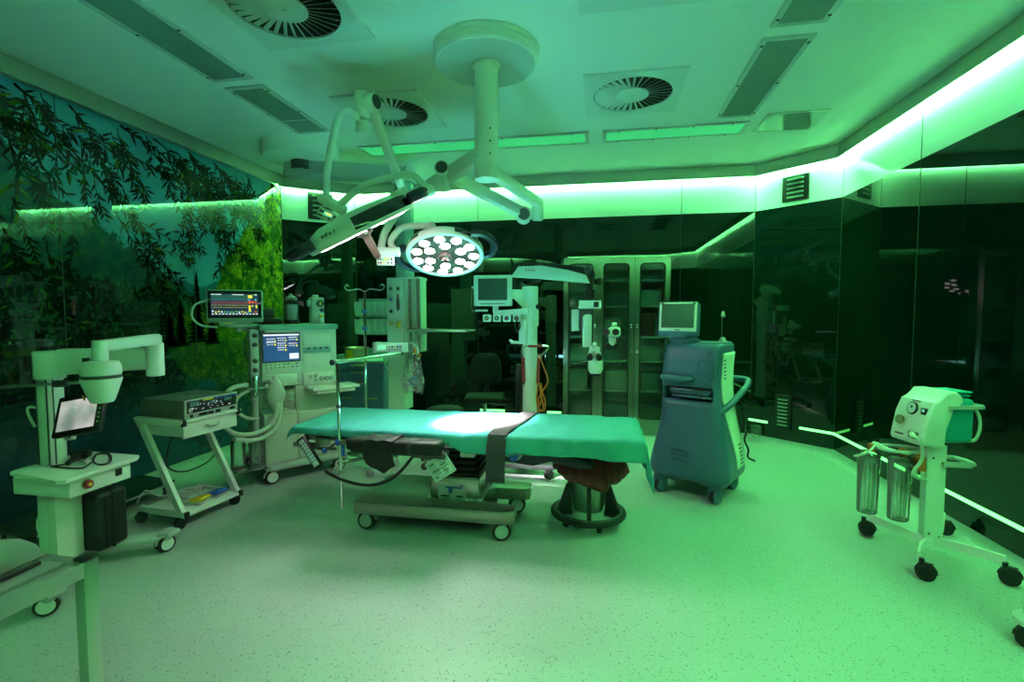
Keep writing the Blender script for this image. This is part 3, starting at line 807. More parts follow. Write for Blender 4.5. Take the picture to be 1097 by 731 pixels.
# hinge assembly and dark leg-section plate below the right part
b = B(); b.m('grey').box((-.58, 3.10, .615), (.16, .06, .09), .012); b.cyl((-.52, 3.06, .60), (-.52, 3.16, .60), .045, n=20); b.box((-.42, 3.09, .63), (.14, .05, .05), .01)
b.m('blue').lathe([(.03, 0), (.03, .02)], (-.53, 3.05, .585), (0, -1, 0), n=16); b.m('s_yel').box((-.36, 3.06, .64), (.02, .01, .02))
wbuild(b, 'hinge_mechanism', ot)
b = B(); b.m('navy').prism([(-.68, .62), (-.30, .60), (-.18, .585), (-.05, .545), (-.02, .50), (-.12, .49), (-.30, .53), (-.42, .495), (-.55, .51), (-.68, .53)], 3.14, 3.56, 'xz', .01); wbuild(b, 'leg_plate_bracket', ot)
b = B(); b.m('steel').box((-1.98, 3.02, .60), (.20, .03, .035), .01); b.box((-1.86, 3.02, .63), (.10, .04, .06), .012); b.m('sat').cyl((-2.03, 3.0, .615), (-2.03, 3.6, .615), .014, n=12); b.cyl((-1.95, 3.0, .585), (-1.75, 3.0, .585), .012, n=12)
wbuild(b, 'back_section_lever', ot)

# ---- drapes
def drape(name, label, x0, x1, ox0, ox1, hemf, hemb, zt=.735, yf=2.995, yb=3.68, seed=1, corner=.85, group=None):
    rnd = random.Random(seed); ph = [rnd.uniform(0, 6.28) for _ in range(12)]
    Lx = x1 - x0
    def P(u, v):
        s = -ox0 + u * (Lx + ox0 + ox1)                       # along the table
        hf = hemf(min(max(s / Lx, 0), 1)); W = yb - yf
        t = -hf + v * (W + hf + hemb)                         # across, front hem first
        oxl = max(0, -s); oxr = max(0, s - Lx); ofr = max(0, -t); obk = max(0, t - W)
        oy = max(ofr, obk); ox = max(oxl, oxr)
        x = x0 + min(max(s, 0), Lx); y = yf + min(max(t, 0), W)
        m_, M_ = min(ox, oy), max(ox, oy)
        z = zt - M_ - corner * m_ * .8
        out = .35 * m_
        sx = (1 if oxr else -1) if ox else 0; sy = (1 if obk else -1) if oy else 0
        x += sx * (min(ox, .02) + out * 1.0); y += sy * (min(oy, .016) + out * .6)
        # crease of rounded edge and soft wrinkles
        w = .0035 * math.sin(17 * x + 4 * y + ph[0]) * math.sin(9 * y + ph[1]) + .0025 * math.sin(31 * x - 11 * y + ph[2])
        fold = .006 * math.sin(23 * x + ph[3]) + .005 * math.sin(41 * x + ph[4]) + .004 * math.sin(9 * x + ph[5])
        k = min(1, oy / .05)
        if not ox and not oy:
            e = min(t, W - t, s, Lx - s) / .03
            z += w * .9 - (.010 * (1 - min(1, e)) ** 2)
        else:
            y += sy * fold * k; x += sx * .006 * math.sin(25 * y + ph[6]) * min(1, ox / .05)
            z += .004 * math.sin(13 * x + ph[7]) * k
        return (x, y, z)
    b = B(); b.m('drape').grid(P, 110, 64)
    o = b.build(name, sharp=0, solid=.003)
    return tag(o, label, 'surgical drape', group)
drape('surgical_drape', 'teal drape over the head and middle of the operating table, under the lamp spot', -2.06, -.50, .06, .0, lambda q: .055 + .07 * min(1, max(0, (q - .66) / .12)), .07, seed=2)
drape('surgical_drape', 'plain teal drape over the right end of the operating table with hanging corner', -.56, .275, .0, .21, lambda q: .115 + .02 * q, .10, zt=.739, seed=5, corner=.95)

# ---- strap over the table
b = B(); b.m('strap')
path = [(-.50, 3.72, .60), (-.50, 3.715, .70), (-.502, 3.69, .748), (-.52, 3.6, .752), (-.56, 3.35, .752), (-.615, 3.06, .750), (-.625, 2.985, .735), (-.632, 2.965, .65), (-.635, 2.965, .55), (-.637, 2.97, .43)]
Q = []
for i in range(len(path) - 1):
    for k in range(5):
        t = k / 5; Q.append(tuple(a * (1 - t) + c * t for a, c in zip(path[i], path[i + 1])))
Q.append(path[-1]); hw = .062
b.grid(lambda u, v: (Q[round(u * (len(Q) - 1))][0] + (v - .5) * 2 * hw, Q[round(u * (len(Q) - 1))][1] - .0, Q[round(u * (len(Q) - 1))][2] + .0015 * math.sin(v * 40)), len(Q) - 1, 12)
tag(b.build('body_strap', solid=.005), 'wide dark grey webbing strap across the draped operating table', 'strap')

# ---- padded arm board on the front rail
ab = thing('arm_board', 'black padded arm board along the front edge of the operating table', 'arm board', (-1.45, 2.86, .60))
def AB(b, *k, **q): b.xf(Matrix.Translation((.10, 0, .032)) ); return wbuild(b, *k, **q)
b = B(); b.m('pad').box((-1.36, 2.86, .645), (.62, .13, .075), .022, seg=3); AB(b, 'pad', ab)
b = B(); b.m('dgrey').box((-1.36, 2.87, .595), (.58, .09, .02), .004); b.m('dgrey').box((-1.15, 2.93, .575), (.22, .12, .03), .008); b.m('steel').box((-1.62, 2.95, .60), (.06, .10, .05), .008); AB(b, 'bracket', ab)
b = B(); b.m('pad')
def cuff(u, v):
    x = -1.54 + .20 * v; a = u
    # profile: rear, over the top, down the front and a pointed tail
    pts = [(2.93, .655), (2.925, .688), (2.89, .694), (2.83, .692), (2.79, .684), (2.784, .65), (2.785, .60), (2.795, .55), (2.80, .53 - .055 * (1 - abs(v - .62) / .62 if v < .62 else 1 - (v - .62) / .38))]
    f = a * (len(pts) - 1); i = min(int(f), len(pts) - 2); t = f - i
    y = pts[i][0] * (1 - t) + pts[i + 1][0] * t; z = pts[i][1] * (1 - t) + pts[i + 1][1] * t
    return (x + .01 * math.sin(a * 7), y - .004 * math.sin(v * 9 + a * 5), z + .003 * math.sin(v * 14 + a * 9))
b.grid(cuff, 32, 14); AB(b, 'wrist_cuff', ab, solid=.006)
b = B(); b.m('strap').box((-1.245, 2.86, .645), (.055, .137, .081), .022, seg=3); AB(b, 'band', ab)

# ---- hand control with coiled cord
hc = thing('hand_control', 'black keypad hand control hanging at the head of the operating table', 'hand control', (-1.93, 2.97, .55))
p, q = aty(321, 468, 2.95), aty(343, 502, 2.95)
ax = (q - p).normalized(); side = ax.cross(Vector((0, 1, 0))).normalized(); mx = frame_mx(p.lerp(q, .5), side, ax)
b = B(); n0 = b.mark(); b.m('black').box((0, 0, 0), (.064, .235, .03), .008)
b.xf(mx); wbuild(b, 'housing', hc)
b = B(); b.m('paper').box((0, 0, .0), (.044, .205, .034), .002); b.m('inkblue')
sgn = 1
for k in range(7):
    for x in (-.011, .011): b.box((x, -.07 + k * .022, 0), (.012, .009, .0355))
b.m('tealkey') if 'tealkey' in M else b.m('blue'); b.xf(mx); wbuild(b, 'keypad', hc)
pts = [aty(349, 505, 2.95), aty(353, 508, 2.93), aty(372, 516, 2.90), aty(396, 520, 2.88), aty(418, 514, 2.88), aty(432, 502, 2.92), aty(440, 492, 3.0), aty(446, 486, 3.1)]
b = B(); b.m('rubber').tube(pts, .0105, n=8, smooth=10)
wbuild(b, 'coiled_cord', hc)

# ---- instruction card hanging by a corner
p = aty(472, 501, 2.90)
mx = frame_mx(p, (.80, .12, .52), (-.50, 0, .83)); ca = thing('instruction_card', 'white printed card hung by a corner before the column', 'card', tuple(p))
b = B(); b.m('paper').box((0, 0, 0), (.155, .135, .003)); b.xf(mx); wbuild(b, 'card', ca)
b = B(); b.m('ink'); rnd = random.Random(5)
for x0, x1, y0, y1 in ((-.068, .068, .05, .052), (-.068, .068, -.01, -.008), (.0, .002, -.01, .05), (-.068, -.066, -.058, .052), (.066, .068, -.058, .052), (-.068, .068, -.058, -.056)):
    b.box(((x0 + x1) / 2, (y0 + y1) / 2, .0018), (x1 - x0, y1 - y0, .001))
for k in range(14):
    y = .042 - (k % 7) * .0145; x = -.06 if k < 7 else .008
    L = rnd.uniform(.02, .05)
    b.box((x + L / 2, y, .0018), (L, .004 if k % 3 else .008, .001))
b.xf(mx); wbuild(b, 'print', ca)
b = B(); k_ = mx @ Vector((.077, .066, 0)); b.m('black').tube([k_, k_ + Vector((.0, .03, .03)), k_ + Vector((-.005, .11, .045))], .004, n=6); wbuild(b, 'tie', ca)

# ---- anaesthesia screen frame
sf = thing('screen_frame', 'L-shaped chrome pole clamped to the head of the operating table', 'pole', (-1.9, 3.0, .18))
t0, t1 = aty(361, 388, 2.975), aty(366.5, 545, 2.975)
b = B(); b.m('chrome').cyl(t1, t0, .0105, n=16); wbuild(b, 'upright', sf)
zz = t0.z; e = atz(437, 378, zz) if abs(zz - 1.5) > .05 else t0 + Vector((.4, .5, 0))
dr = (e - t0).normalized(); e = t0 + dr * min((e - t0).length, .75)
b = B(); b.m('chrome').cyl(t0 - dr * .03, e, .013, n=16); b.m('black').cyl(t0 - dr * .05, t0 - dr * .025, .02, n=16); b.cyl(e, e + dr * .02, .016, n=14); wbuild(b, 'crossbar', sf)
b = B(); c = aty(363, 474, 2.98); b.m('blue').ball(c, .026); b.m('brass').cyl(c, c + Vector((.045, .0, .005)), .018, n=12); b.m('sat').box(c + Vector((0, .03, 0)), (.05, .06, .06), .01)
b.m('sat').cyl(c + Vector((-.01, 0, 0)), c + Vector((-.09, -.01, -.055)), .008, n=10); b.m('blue').ball(c + Vector((-.10, -.012, -.06)), .019); b.m('blue').cyl(c + Vector((.03, 0, -.02)), c + Vector((.03, 0, -.09)), .012, n=10)
wbuild(b, 'clamp', sf)
b = B(); b.m('dgrey').lathe([(.012, -.012), (.016, 0), (.012, .012)], t0 + (t1 - t0) * .30, (0, 0, 1), n=12); wbuild(b, 'collar', sf)

# ---- kick bucket with a red bag
kb = thing('kick_bucket', 'steel kick bucket in a black ring frame under the right end of the table', 'bucket', (-.06, 3.50, 0))
b = B(); b.m('steel').lathe([(.005, .10), (.108, .10), (.112, .105), (.152, .44), (.160, .445), (.156, .45), (.146, .44), (.106, .11)], n=40); b.build('bucket', kb)
b = B(); b.m('rubber').tube([(.255 * math.cos(a), .255 * math.sin(a), .075) for a in [2 * PI * k / 40 for k in range(40)]], .017, n=10, smooth=1, closed=True)
b.m('dgrey').tube([(.235 * math.cos(a), .235 * math.sin(a), .09) for a in [2 * PI * k / 40 for k in range(40)]], .012, n=8, smooth=1, closed=True)
b.build('ring_bumper', kb)
for k in range(5):
    a = -PI / 2 + .05 + 2 * PI * k / 5
    b = B(); b.m('black').prism([(.13, .29), (.150, .30), (.165, .28), (.235, .10), (.23, .065), (.12, .065), (.125, .12)], -.015, .015, 'xz', .004)
    b.xf(Matrix.Rotation(a, 4, 'Z')); b.build('fin', kb)
    b = B(); b.m('rubber').lathe([(.018, -.014), (.026, -.010), (.026, .010), (.018, .014)], (.20, 0, .026), (0, 1, 0), n=18); b.m('black').cyl((.20, 0, .03), (.20, 0, .075), .012, n=10)
    b.xf(Matrix.Rotation(a + .35, 4, 'Z')); b.build('caster', kb)
rb = random.Random(4); ph = [rb.uniform(0, 6.3) for _ in range(14)]
b = B(); b.m('maroon')
def bagp(u, v):
    a = 2 * PI * u
    prof = [(.172, .30), (.215, .31), (.245, .335), (.235, .385), (.215, .43), (.195, .475), (.17, .50), (.15, .49), (.14, .44)]
    f = v * (len(prof) - 1); i = min(int(f), len(prof) - 2); t = f - i
    r = prof[i][0] * (1 - t) + prof[i + 1][0] * t; z = prof[i][1] * (1 - t) + prof[i + 1][1] * t
    r += .014 * math.sin(5 * a + ph[0]) + .010 * math.sin(11 * a + ph[1] + 4 * v) + .006 * math.sin(23 * a + ph[2] - 6 * v)
    z += .02 * math.sin(2 * a + ph[3]) + .012 * math.sin(7 * a + ph[4]) * (1 - v) - .035 * math.cos(a + .5) * (1 - v)
    return (r * 1.06 * math.cos(a), r * 1.06 * math.sin(a), z + .045)
b.grid(bagp, 90, 24)
tag(b.build('waste_bag', sharp=0, solid=.002), 'dark red plastic bag draped over the rim of the kick bucket', 'bag').location = (-.06, 3.50, 0)
# ------------------------------------------------------------------ laser scanner cart by the mural
sc_ = thing('scanner_cart', 'white medical scanner cart with tray, tilted screen and folded arm, by the mural', 'scanner cart', (-3.05, 2.25, 0))
b = B(); b.m('grey').box((-3.12, 2.25, .085), (.26, .62, .03), .008)
b.prism([(-3.05, 2.30), (-2.72, 2.52), (-2.66, 2.56), (-2.66, 2.64), (-2.74, 2.64), (-3.10, 2.44)], .075, .10, 'xy', .005)
b.prism([(-3.05, 2.20), (-2.72, 2.00), (-2.66, 1.94), (-2.66, 1.88), (-2.74, 1.88), (-3.10, 2.08)], .075, .10, 'xy', .005)
b.box((-2.69, 2.60, .11), (.09, .09, .03), .008); b.box((-2.69, 1.92, .11), (.09, .09, .03), .008)
wbuild(b, 'base', sc_)
for x, y, a in ((-2.69, 2.60, 1.3), (-2.69, 1.93, .75), (-3.18, 2.55, 0), (-3.18, 1.98, 0)):
    caster(sc_, x + 3.05, y - 2.25, .10, .052, a, 'grey', 'rubber', 'white')
b = B(); b.m('white').box((-3.07, 2.27, .34), (.11, .18, .50), .015); b.m('cream').box((-2.99, 2.23, .33), (.06, .15, .46), .012); wbuild(b, 'pedestal', sc_)
b = B(); b.m('white').box((-3.04, 2.22, .93), (.09, .09, .62), .012)
b.m('dgrey'); b.box((-3.005, 2.1745, .93), (.007, .004, .55)); b.box((-3.075, 2.1745, .93), (.007, .004, .55)); b.box((-2.9945, 2.20, .93), (.004, .007, .55))
wbuild(b, 'column', sc_)
b = B(); b.m('white').prism([(-3.12, 2.08), (-3.10, 2.05), (-2.70, 1.975), (-2.665, 2.0), (-2.68, 2.40), (-2.71, 2.44), (-3.07, 2.46), (-3.12, 2.40)], .635, .658, 'xy', .006, 3)
wbuild(b, 'tray', sc_)
b = B(); b.m('white').box((-2.895, 2.215, .585), (.37, .34, .095), .008); b.m('black').box((-2.709, 2.31, .595), (.006, .04, .04), .003)
b.m('brass').lathe([(.026, 0), (.028, .004), (.020, .008)], (-2.711, 2.13, .588), (1, 0, 0), n=20)
b.m('red').lathe([(.018, .006), (.024, .014), (.022, .024), (.012, .028)], (-2.711, 2.13, .588), (1, 0, 0), n=20); b.m('yellow').lathe([(.012, .0275), (.008, .0285)], (-2.711, 2.13, .588), (1, 0, 0), n=16)
wbuild(b, 'control_box', sc_)
# arm: shoulder, first link to the right, second link folded back above
b = B(); b.m('white').lathe([(.066, -.08), (.07, -.075), (.07, .07), (.066, .075), (.02, .076)], (-3.035, 2.22, 1.22), n=28); wbuild(b, 'shoulder', sc_)
A0 = Vector((-2.97, 2.235, 1.235)); A1 = aty(166, 384, 2.36)
boom(A0, A1 + Vector((-.03, 0, 0)), .07, .145, 'lower_link', sc_, .125)
b = B(); b.m('white').lathe([(.04, -.10), (.044, -.095), (.044, .085), (.036, .09), (.036, .13)], A1, n=24); wbuild(b, 'elbow', sc_)
A2 = aty(107, 371, 2.06)
b = B(); b.bm.free()
boom(A1 + Vector((.02, 0, .11)), A2, .06, .06, 'upper_link', sc_)
b = B(); b.m('white').lathe([(.034, -.10), (.034, .025), (.03, .03)], A2, n=24); wbuild(b, 'wrist', sc_)
hc0 = Vector((A2.x, A2.y, .055))
b = B(); b.m('white').lathe([(.05, 1.21), (.075, 1.205), (.084, 1.18), (.085, 1.145), (.082, 1.14), (.082, 1.13)], hc0, n=36); b.m('black').lathe([(.015, 1.205), (.015, 1.225)], hc0 + Vector((-.065, -.02, 0)), n=12)
b.m('dgrey').lathe([(.082, 1.139), (.085, 1.137), (.085, 1.122), (.082, 1.12)], hc0, n=36); b.m('white').lathe([(.086, 1.122), (.087, 1.115), (.054, 1.01), (.046, .998), (.01, .997)], hc0, n=36)
b.m('yellow').lathe([(.014, 0), (.014, .003)], hc0 + Vector((-.055, -.045, 1.025)), (-.7, -.6, -.3), n=12)
wbuild(b, 'scan_head', sc_)
b = B(); b.m('steel').cyl((-3.25, 2.12, 1.10), (-2.70, 2.20, 1.135), .008, n=10); b.m('dgrey').cyl((-2.93, 2.168, 1.12), (-2.86, 2.178, 1.124), .02, n=14); wbuild(b, 'guide_rod', sc_)
# tilted screen
mc = (aty(58, 430, 2.13) + aty(102, 422, 2.13) + aty(115, 456, 2.16) + aty(72, 468, 2.16)) / 4
xr = (aty(102, 422, 2.14) - aty(58, 430, 2.12)).normalized(); yu = (aty(58, 430, 2.17) - aty(72, 468, 2.10)).normalized()
mx = frame_mx(mc, xr, yu)
b = B(); b.m('black').box((0, 0, 0), (.285, .225, .03), .008); b.m('s_grn')
for k in range(6): b.box((.128, .06 - k * .024, .0155), (.010, .004, .002))
b.xf(mx); sm = wbuild(b, 'screen_housing', sc_)
def scan_glare_mat():
    m, N, L, p = new_mat('scanner_screen_glare')  # mottled pale emission stands in for lamp reflections on the screen glass
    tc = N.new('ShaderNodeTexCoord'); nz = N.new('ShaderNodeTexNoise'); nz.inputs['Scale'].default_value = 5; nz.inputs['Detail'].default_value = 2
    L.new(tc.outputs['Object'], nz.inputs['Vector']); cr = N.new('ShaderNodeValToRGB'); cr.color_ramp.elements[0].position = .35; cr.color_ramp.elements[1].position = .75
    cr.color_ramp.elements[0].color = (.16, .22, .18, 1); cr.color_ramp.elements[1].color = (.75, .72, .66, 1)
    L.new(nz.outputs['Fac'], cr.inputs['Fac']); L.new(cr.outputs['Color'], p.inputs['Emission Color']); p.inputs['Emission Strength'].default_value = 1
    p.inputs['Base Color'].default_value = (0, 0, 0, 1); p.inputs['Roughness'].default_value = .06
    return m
M['scan_glare'] = scan_glare_mat()
b = B(); b.m('scan_glare').box((-.005, 0, .015), (.225, .165, .003)); b.xf(mx); wbuild(b, 'display', sm)
b = B(); b.m('white').box((-.10, -.03, -.05), (.05, .17, .03), .005); b.box((-.10, 0, -.03), (.05, .06, .05), .005); b.m('ink').box((-.127, 0, -.05), (.003, .03, .012)); b.xf(mx); wbuild(b, 'screen_bracket', sc_)
b = B(); b.m('tube').tube([(-3.08, 2.2, .97), (-3.12, 2.17, .985), (-3.115, 2.16, .95), (-3.06, 2.15, .88)], .007, n=8); wbuild(b, 'cable', sc_)
b = B(); b.m('tube')
for k in range(3): b.tube([(-3.13 - .01 * k, 2.24, .42), (-3.15, 2.22 - .01 * k, .30), (-3.13, 2.22, .18), (-3.11 + .01 * k, 2.23, .26), (-3.13, 2.24, .40)], .006, n=6)
wbuild(b, 'cable_loop', sc_)
# hand piece lying on the tray
hp = thing('hand_scanner', 'black hand piece with looped cable lying on the white cart tray', 'hand piece', (-2.95, 2.15, .658))
p0 = atz(72, 497, .672); p1 = atz(85, 487, .69)
b = B(); b.m('black').tube([p0, p0.lerp(p1, .5), p1], .014, n=10, radii=[.012, .018, .026]); b.tube([p1 + Vector((-.03, -.02, .0)), p1, p1 + Vector((.05, .02, .0))], .028, n=12, radii=[.02, .027, .02]); wbuild(b, 'body', hp)
b = B(); b.m('black').tube([p0] + [atz(*q, .664) for q in ((62, 499), (55, 500), (66, 501), (84, 502), (92, 500), (99, 494), (103, 487), (113, 485), (119, 489), (117, 496), (106, 498), (100, 494), (104, 487), (112, 486))], .0045, n=7); wbuild(b, 'cable', hp)
b = B(); b.m('white').box(atz(92, 495, .670), (.045, .035, .022), .005); b.m('chrome').cyl(atz(88, 494, .684), atz(97, 488, .684), .006); wbuild(b, 'connector', hp)
# case on the base
cs = thing('equipment_case', 'black hard equipment case standing on the foot of the scanner cart', 'case', (-2.93, 2.40, .10))
b = B(); b.m('black').box((-2.93, 2.40, .275), (.13, .19, .345), .025, seg=3); b.box((-2.93, 2.40, .275), (.138, .012, .348), .003); b.box((-2.862, 2.36, .275), (.006, .02, .30), .002); wbuild(b, 'shell', cs)
b = B(); b.m('rubber').tube([(-2.93, 2.33, .445), (-2.93, 2.335, .475), (-2.93, 2.36, .48), (-2.93, 2.44, .48), (-2.93, 2.465, .475), (-2.93, 2.47, .445)], .010, n=8, smooth=3); wbuild(b, 'handle', cs)

# ------------------------------------------------------------------ low platform
lp = thing('low_platform', 'dark green low platform board on the floor against the mural wall', 'platform', (-3.62, 3.08, 0))
M['platform'] = mat('dark_green_board', (.025, .055, .045), .25)
b = B(); b.m('platform').prism([(-3.86, 2.40), (-3.46, 2.40), (-3.46, 3.42), (-3.80, 3.48), (-3.86, 3.48)], .10, .125, 'xy', .004); b.m('panelframe').box((-3.458, 2.91, .108), (.006, 1.0, .012)); wbuild(b, 'board', lp)
for x, y in ((-3.52, 3.38), (-3.80, 3.40), (-3.52, 2.46), (-3.80, 2.46)):
    b = B(); b.m('dgrey').cyl((x, y, 0), (x, y, .10), .014, n=12); wbuild(b, 'leg', lp)

# ------------------------------------------------------------------ stainless trolley at the near left
M['steel_t'] = M['sat2']
st = thing('steel_trolley', 'stainless steel trolley corner at the near left edge with a raised side board', 'trolley', (-1.78, .55, 0))
b = B(); b.m('sat2')
b.box((-1.448, .53, .775), (.04, 1.20, .045), .004); b.box((-2.10, .53, .775), (.04, 1.20, .045), .004); b.box((-1.79, 1.115, .775), (.66, .035, .045), .004)
b.box((-1.79, .53, .79), (.60, 1.14, .012), .002)
wbuild(b, 'frame', st)
for x, y in ((-1.445, 1.125), (-2.10, 1.125), (-1.445, -.06), (-2.10, -.06)):
    b = B(); b.m('steel').box((x, y, .40), (.036, .042, .79), .003); o = wbuild(b, 'leg', st)
    b = B(); b.m('black').box((x, y, .803), (.038, .044, .012), .004); wbuild(b, 'corner_cap', o)
b = B(); b.m('sat2').prism([(-.08, .80), (1.12, .80), (1.10, .84), (1.06, .877), (1.02, .892), (-.08, .895)], -1.60, -1.575, 'yz', .006); wbuild(b, 'side_board', st)
b = B(); b.m('rubber').box((-1.545, .53, .802), (.014, 1.1, .010), .003); wbuild(b, 'edge_seal', st)

# ------------------------------------------------------------------ electrosurgery cart
EA = 1.45; EO = (-2.835, 2.88)
ec = thing('equipment_cart', 'white Z-legged cart with drawer and black casters beside the mural', 'cart', (*EO, 0), EA)
def bar(b, p, q, w, h):
    """square bar in local coordinates"""
    p = Vector(p); q = Vector(q); d = (q - p); x = Vector((1, 0, 0)); u = d.normalized(); v = u.cross(x).normalized()
    secs = []
    for c in (p, q): secs.append([c + x * (sx * w / 2) + v * (sy * h / 2) for sx, sy in ((-1, -1), (1, -1), (1, 1), (-1, 1))])
    b.loft(secs); return b
b = B(); b.m('white')
b.box((.228, .21, .755), (.50, .46, .022), .005); b.box((.0, .21, .745), (.028, .46, .045), .004); b.box((.456, .21, .745), (.028, .46, .045), .004); b.build('top', ec)
b = B(); b.m('white').box((.228, .215, .69), (.43, .40, .10), .006); b.build('drawer_housing', ec)
b = B(); b.m('white').box((.228, .008, .688), (.445, .018, .112), .005)
dr_ = b.build('drawer', ec)
b = B(); b.m('chrome').tube([(.17, -.002, .70), (.175, -.016, .697), (.2, -.02, .688), (.255, -.02, .688), (.28, -.016, .697), (.285, -.002, .70)], .005, n=8); b.build('handle', dr_)
for x in (.0, .456):
    b = B(); b.m('white'); bar(b, (x, .40, .735), (x, .035, .10), .03, .05); b.build('slanted_leg', ec)
    b = B(); b.m('black').box((x, -.012, .745), (.03, .02, .046), .003); b.build('end_cap', ec)
    b = B(); b.m('black').box((x, -.012, .095), (.03, .02, .046), .003); b.build('end_cap', ec)
b = B(); b.m('white').box((.228, .21, .088), (.44, .44, .018), .003)
for x in (0, .456): b.box((x, .21, .095), (.028, .44, .045), .004)
b.build('bottom_shelf', ec)
for x, y in ((0, .03), (.456, .03), (0, .40), (.456, .40)): caster(ec, x, y, .08, .036, -.6, 'black', 'rubber', 'black')
b = B(); b.m('black').tube([(.18, .30, .64), (.12, .30, .50), (.10, .28, .38), (.25, .30, .30), (.50, .36, .30), (.72, .50, .34)], .006, n=7); b.tube([(.22, .25, .64), (.30, .25, .55), (.45, .30, .44), (.62, .40, .40), (.78, .52, .42)], .006, n=7)
b.m('paper').box((.24, .25, .595), (.03, .004, .05), .001, rot=(0, .5, 0)); b.build('power_cord', ec)
es = thing('electrosurgical_unit', 'dark grey electrosurgical unit with black front panel on the Z-legged cart', 'medical unit', (*EO, .767), EA)
M['esu'] = mat('esu_case_paint', (.13, .155, .14), .35)
b = B(); b.m('esu').box((.228, .20, .068), (.44, .41, .128), .006); b.m('grey').box((.232, -.006, .068), (.44, .012, .132), .004); b.m('black')
for k in range(3): b.lathe([(.005, 0), (.005, .002)], (.0075, .08 + k * .12, .04), (-1, 0, 0), n=8)
b.build('case', es)
b = B(); b.m('black').box((.232, -.013, .082), (.41, .006, .085), .002); b.m('dgrey').box((.155, -.014, .078), (.004, .006, .08)); b.box((.305, -.014, .078), (.004, .006, .08))
b.m('yellow').box((.195, -.016, .118), (.085, .003, .010)); b.m('blue').box((.345, -.016, .118), (.18, .003, .010))
b.m('s_dim').box((.085, -.016, .10), (.07, .002, .03)); b.box((.235, -.016, .095), (.06, .002, .02)); b.box((.36, -.016, .095), (.06, .002, .02)); b.m('s_white')
rnd = random.Random(9)
for k in range(24): b.box((.06 + .35 * rnd.random(), -.0165, .05 + .05 * rnd.random()), (.008, .002, .004))
b.build('control_panel', es)
b = B(); 
for k, x in enumerate((.06, .13, .165, .215, .275, .40)):
    b.m('black').box((x, -.013, .018), (.045 if k > 1 else .025, .010, .022), .006)
b.m('grey').lathe([(.016, 0), (.016, .008)], (.05, -.013, .06), (0, -1, 0), n=16)
b.build('socket_row', es)
# pedals
def pedal(name, label, key, lx, ly):
    t = thing(name, label, 'foot pedal', (EO[0] + math.cos(EA) * lx - math.sin(EA) * ly, EO[1] + math.sin(EA) * lx + math.cos(EA) * ly, .097), EA + .15, 'foot pedals on the cart shelf')
    b = B(); b.m('grey').box((0, .04, .012), (.12, .16, .024), .008); b.build('base', t)
    b = B(); b.m(key).box((0, 0, .034), (.115, .10, .026), .012, rot=(-.18, 0, 0), seg=3); b.build('tread', t)
pedal('foot_pedal', 'yellow foot pedal on the bottom shelf of the Z-legged cart', 'yellow', .20, .10)
pedal('foot_pedal', 'blue foot pedal on the bottom shelf of the Z-legged cart', 'blue', .345, .10)
b = B(); b.m('grey')
def lw(x, y, z): return (EO[0] + math.cos(EA) * x - math.sin(EA) * y, EO[1] + math.sin(EA) * x + math.cos(EA) * y, z)
pts = []
for k in range(34):
    a = k * .75; pts.append(lw(.25 + (.09 + .012 * math.sin(k)) * math.cos(a), .27 + .055 * math.sin(a), .11 + .0018 * k))
pts += [lw(.1, .33, .16), lw(.02, .40, .22), lw(-.02, .44, .14)]
b.tube(pts, .006, n=6, smooth=4)
tag(b.build('pedal_cable'), 'grey coiled pedal cable lying behind the pedals on the shelf', 'cable')

# ------------------------------------------------------------------ anaesthesia machine
AO = (-2.87, 3.86); AA = .90
M['amach'] = mat('anaesthesia_cream', (.62, .66, .55), .4, noise=.02)
M['agreen'] = mat('anaesthesia_trim', (.22, .40, .35), .4)
am = thing('anaesthesia_machine', 'cream anaesthesia machine with lit blue screen behind the head of the table', 'anaesthesia machine', (*AO, 0), AA)
b = B(); b.m('grey').prism([(-.08, -.06), (-.04, -.10), (.62, -.10), (.66, -.06), (.66, .58), (.62, .62), (-.04, .62), (-.08, .58)], .115, .165, 'xy', .015); b.build('base', am)
for x, y, a in ((.0, -.05, .3), (.60, -.05, .3), (-.02, .55, .3), (.60, .55, .3)): caster(am, x, y, .125, .062, a - .27, 'grey', 'rubber', 'white')
b = B(); b.m('amach').box((.075, .27, .39), (.28, .56, .45), .012); b.box((.41, .27, .39), (.40, .56, .45), .012)
b.m('amach').box((.41, .27, .725), (.40, .56, .24), .008); b.box((.10, .40, .75), (.28, .28, .28), .01)
b.build('lower_cabinet', am)
for z, h in ((.50, .20), (.28, .22), (.725, .2)):
    b = B(); b.m('amach').box((.41, -.016, z), (.37, .014, h), .006); b.build('drawer', am)
b = B(); b.m('amach').box((.28, .27, 1.11), (.64, .54, .52), .015); b.m('amach').box((.09, -.005, 1.12), (.33, .03, .44), .012); b.box((.09, .0, .91), (.26, .05, .11), .008); b.m('cream').box((.41, -.005, .90), (.28, .04, .12), .008)
b.build('upper_housing', am)
b = B(); b.m('agreen').box((.26, .26, 1.385), (.70, .58, .05), .015); b.build('top_deck', am)
b = B(); b.m('dgrey').box((.09, -.021, 1.205), (.325, .006, .265), .003); dsp = b.build('screen_bezel', am)
b = B(); b.m('s_blue').box((.09, -.0245, 1.205), (.30, .004, .24)); b.m('s_white').box((.09, -.027, 1.318), (.30, .002, .014))
rnd = random.Random(21)
for cx, cz in ((0, 1.265), (.09, 1.27), (.185, 1.275), (0, 1.235), (.09, 1.225), (.185, 1.22), (.09, 1.185)):
    b.m('s_white').box((cx, -.027, cz + .02), (.075, .002, .006))
    for k in range(3): b.box((cx - .025 + .018 * k, -.027, cz), (.008, .002, .010))
    b.m('s_yel').box((cx + .035, -.027, cz - .002), (.016, .002, .014))
b.m('s_white').box((.195, -.027, 1.125), (.08, .002, .05)); b.m('s_red').box((.20, -.027, 1.238), (.014, .002, .008))
b.build('display', dsp)
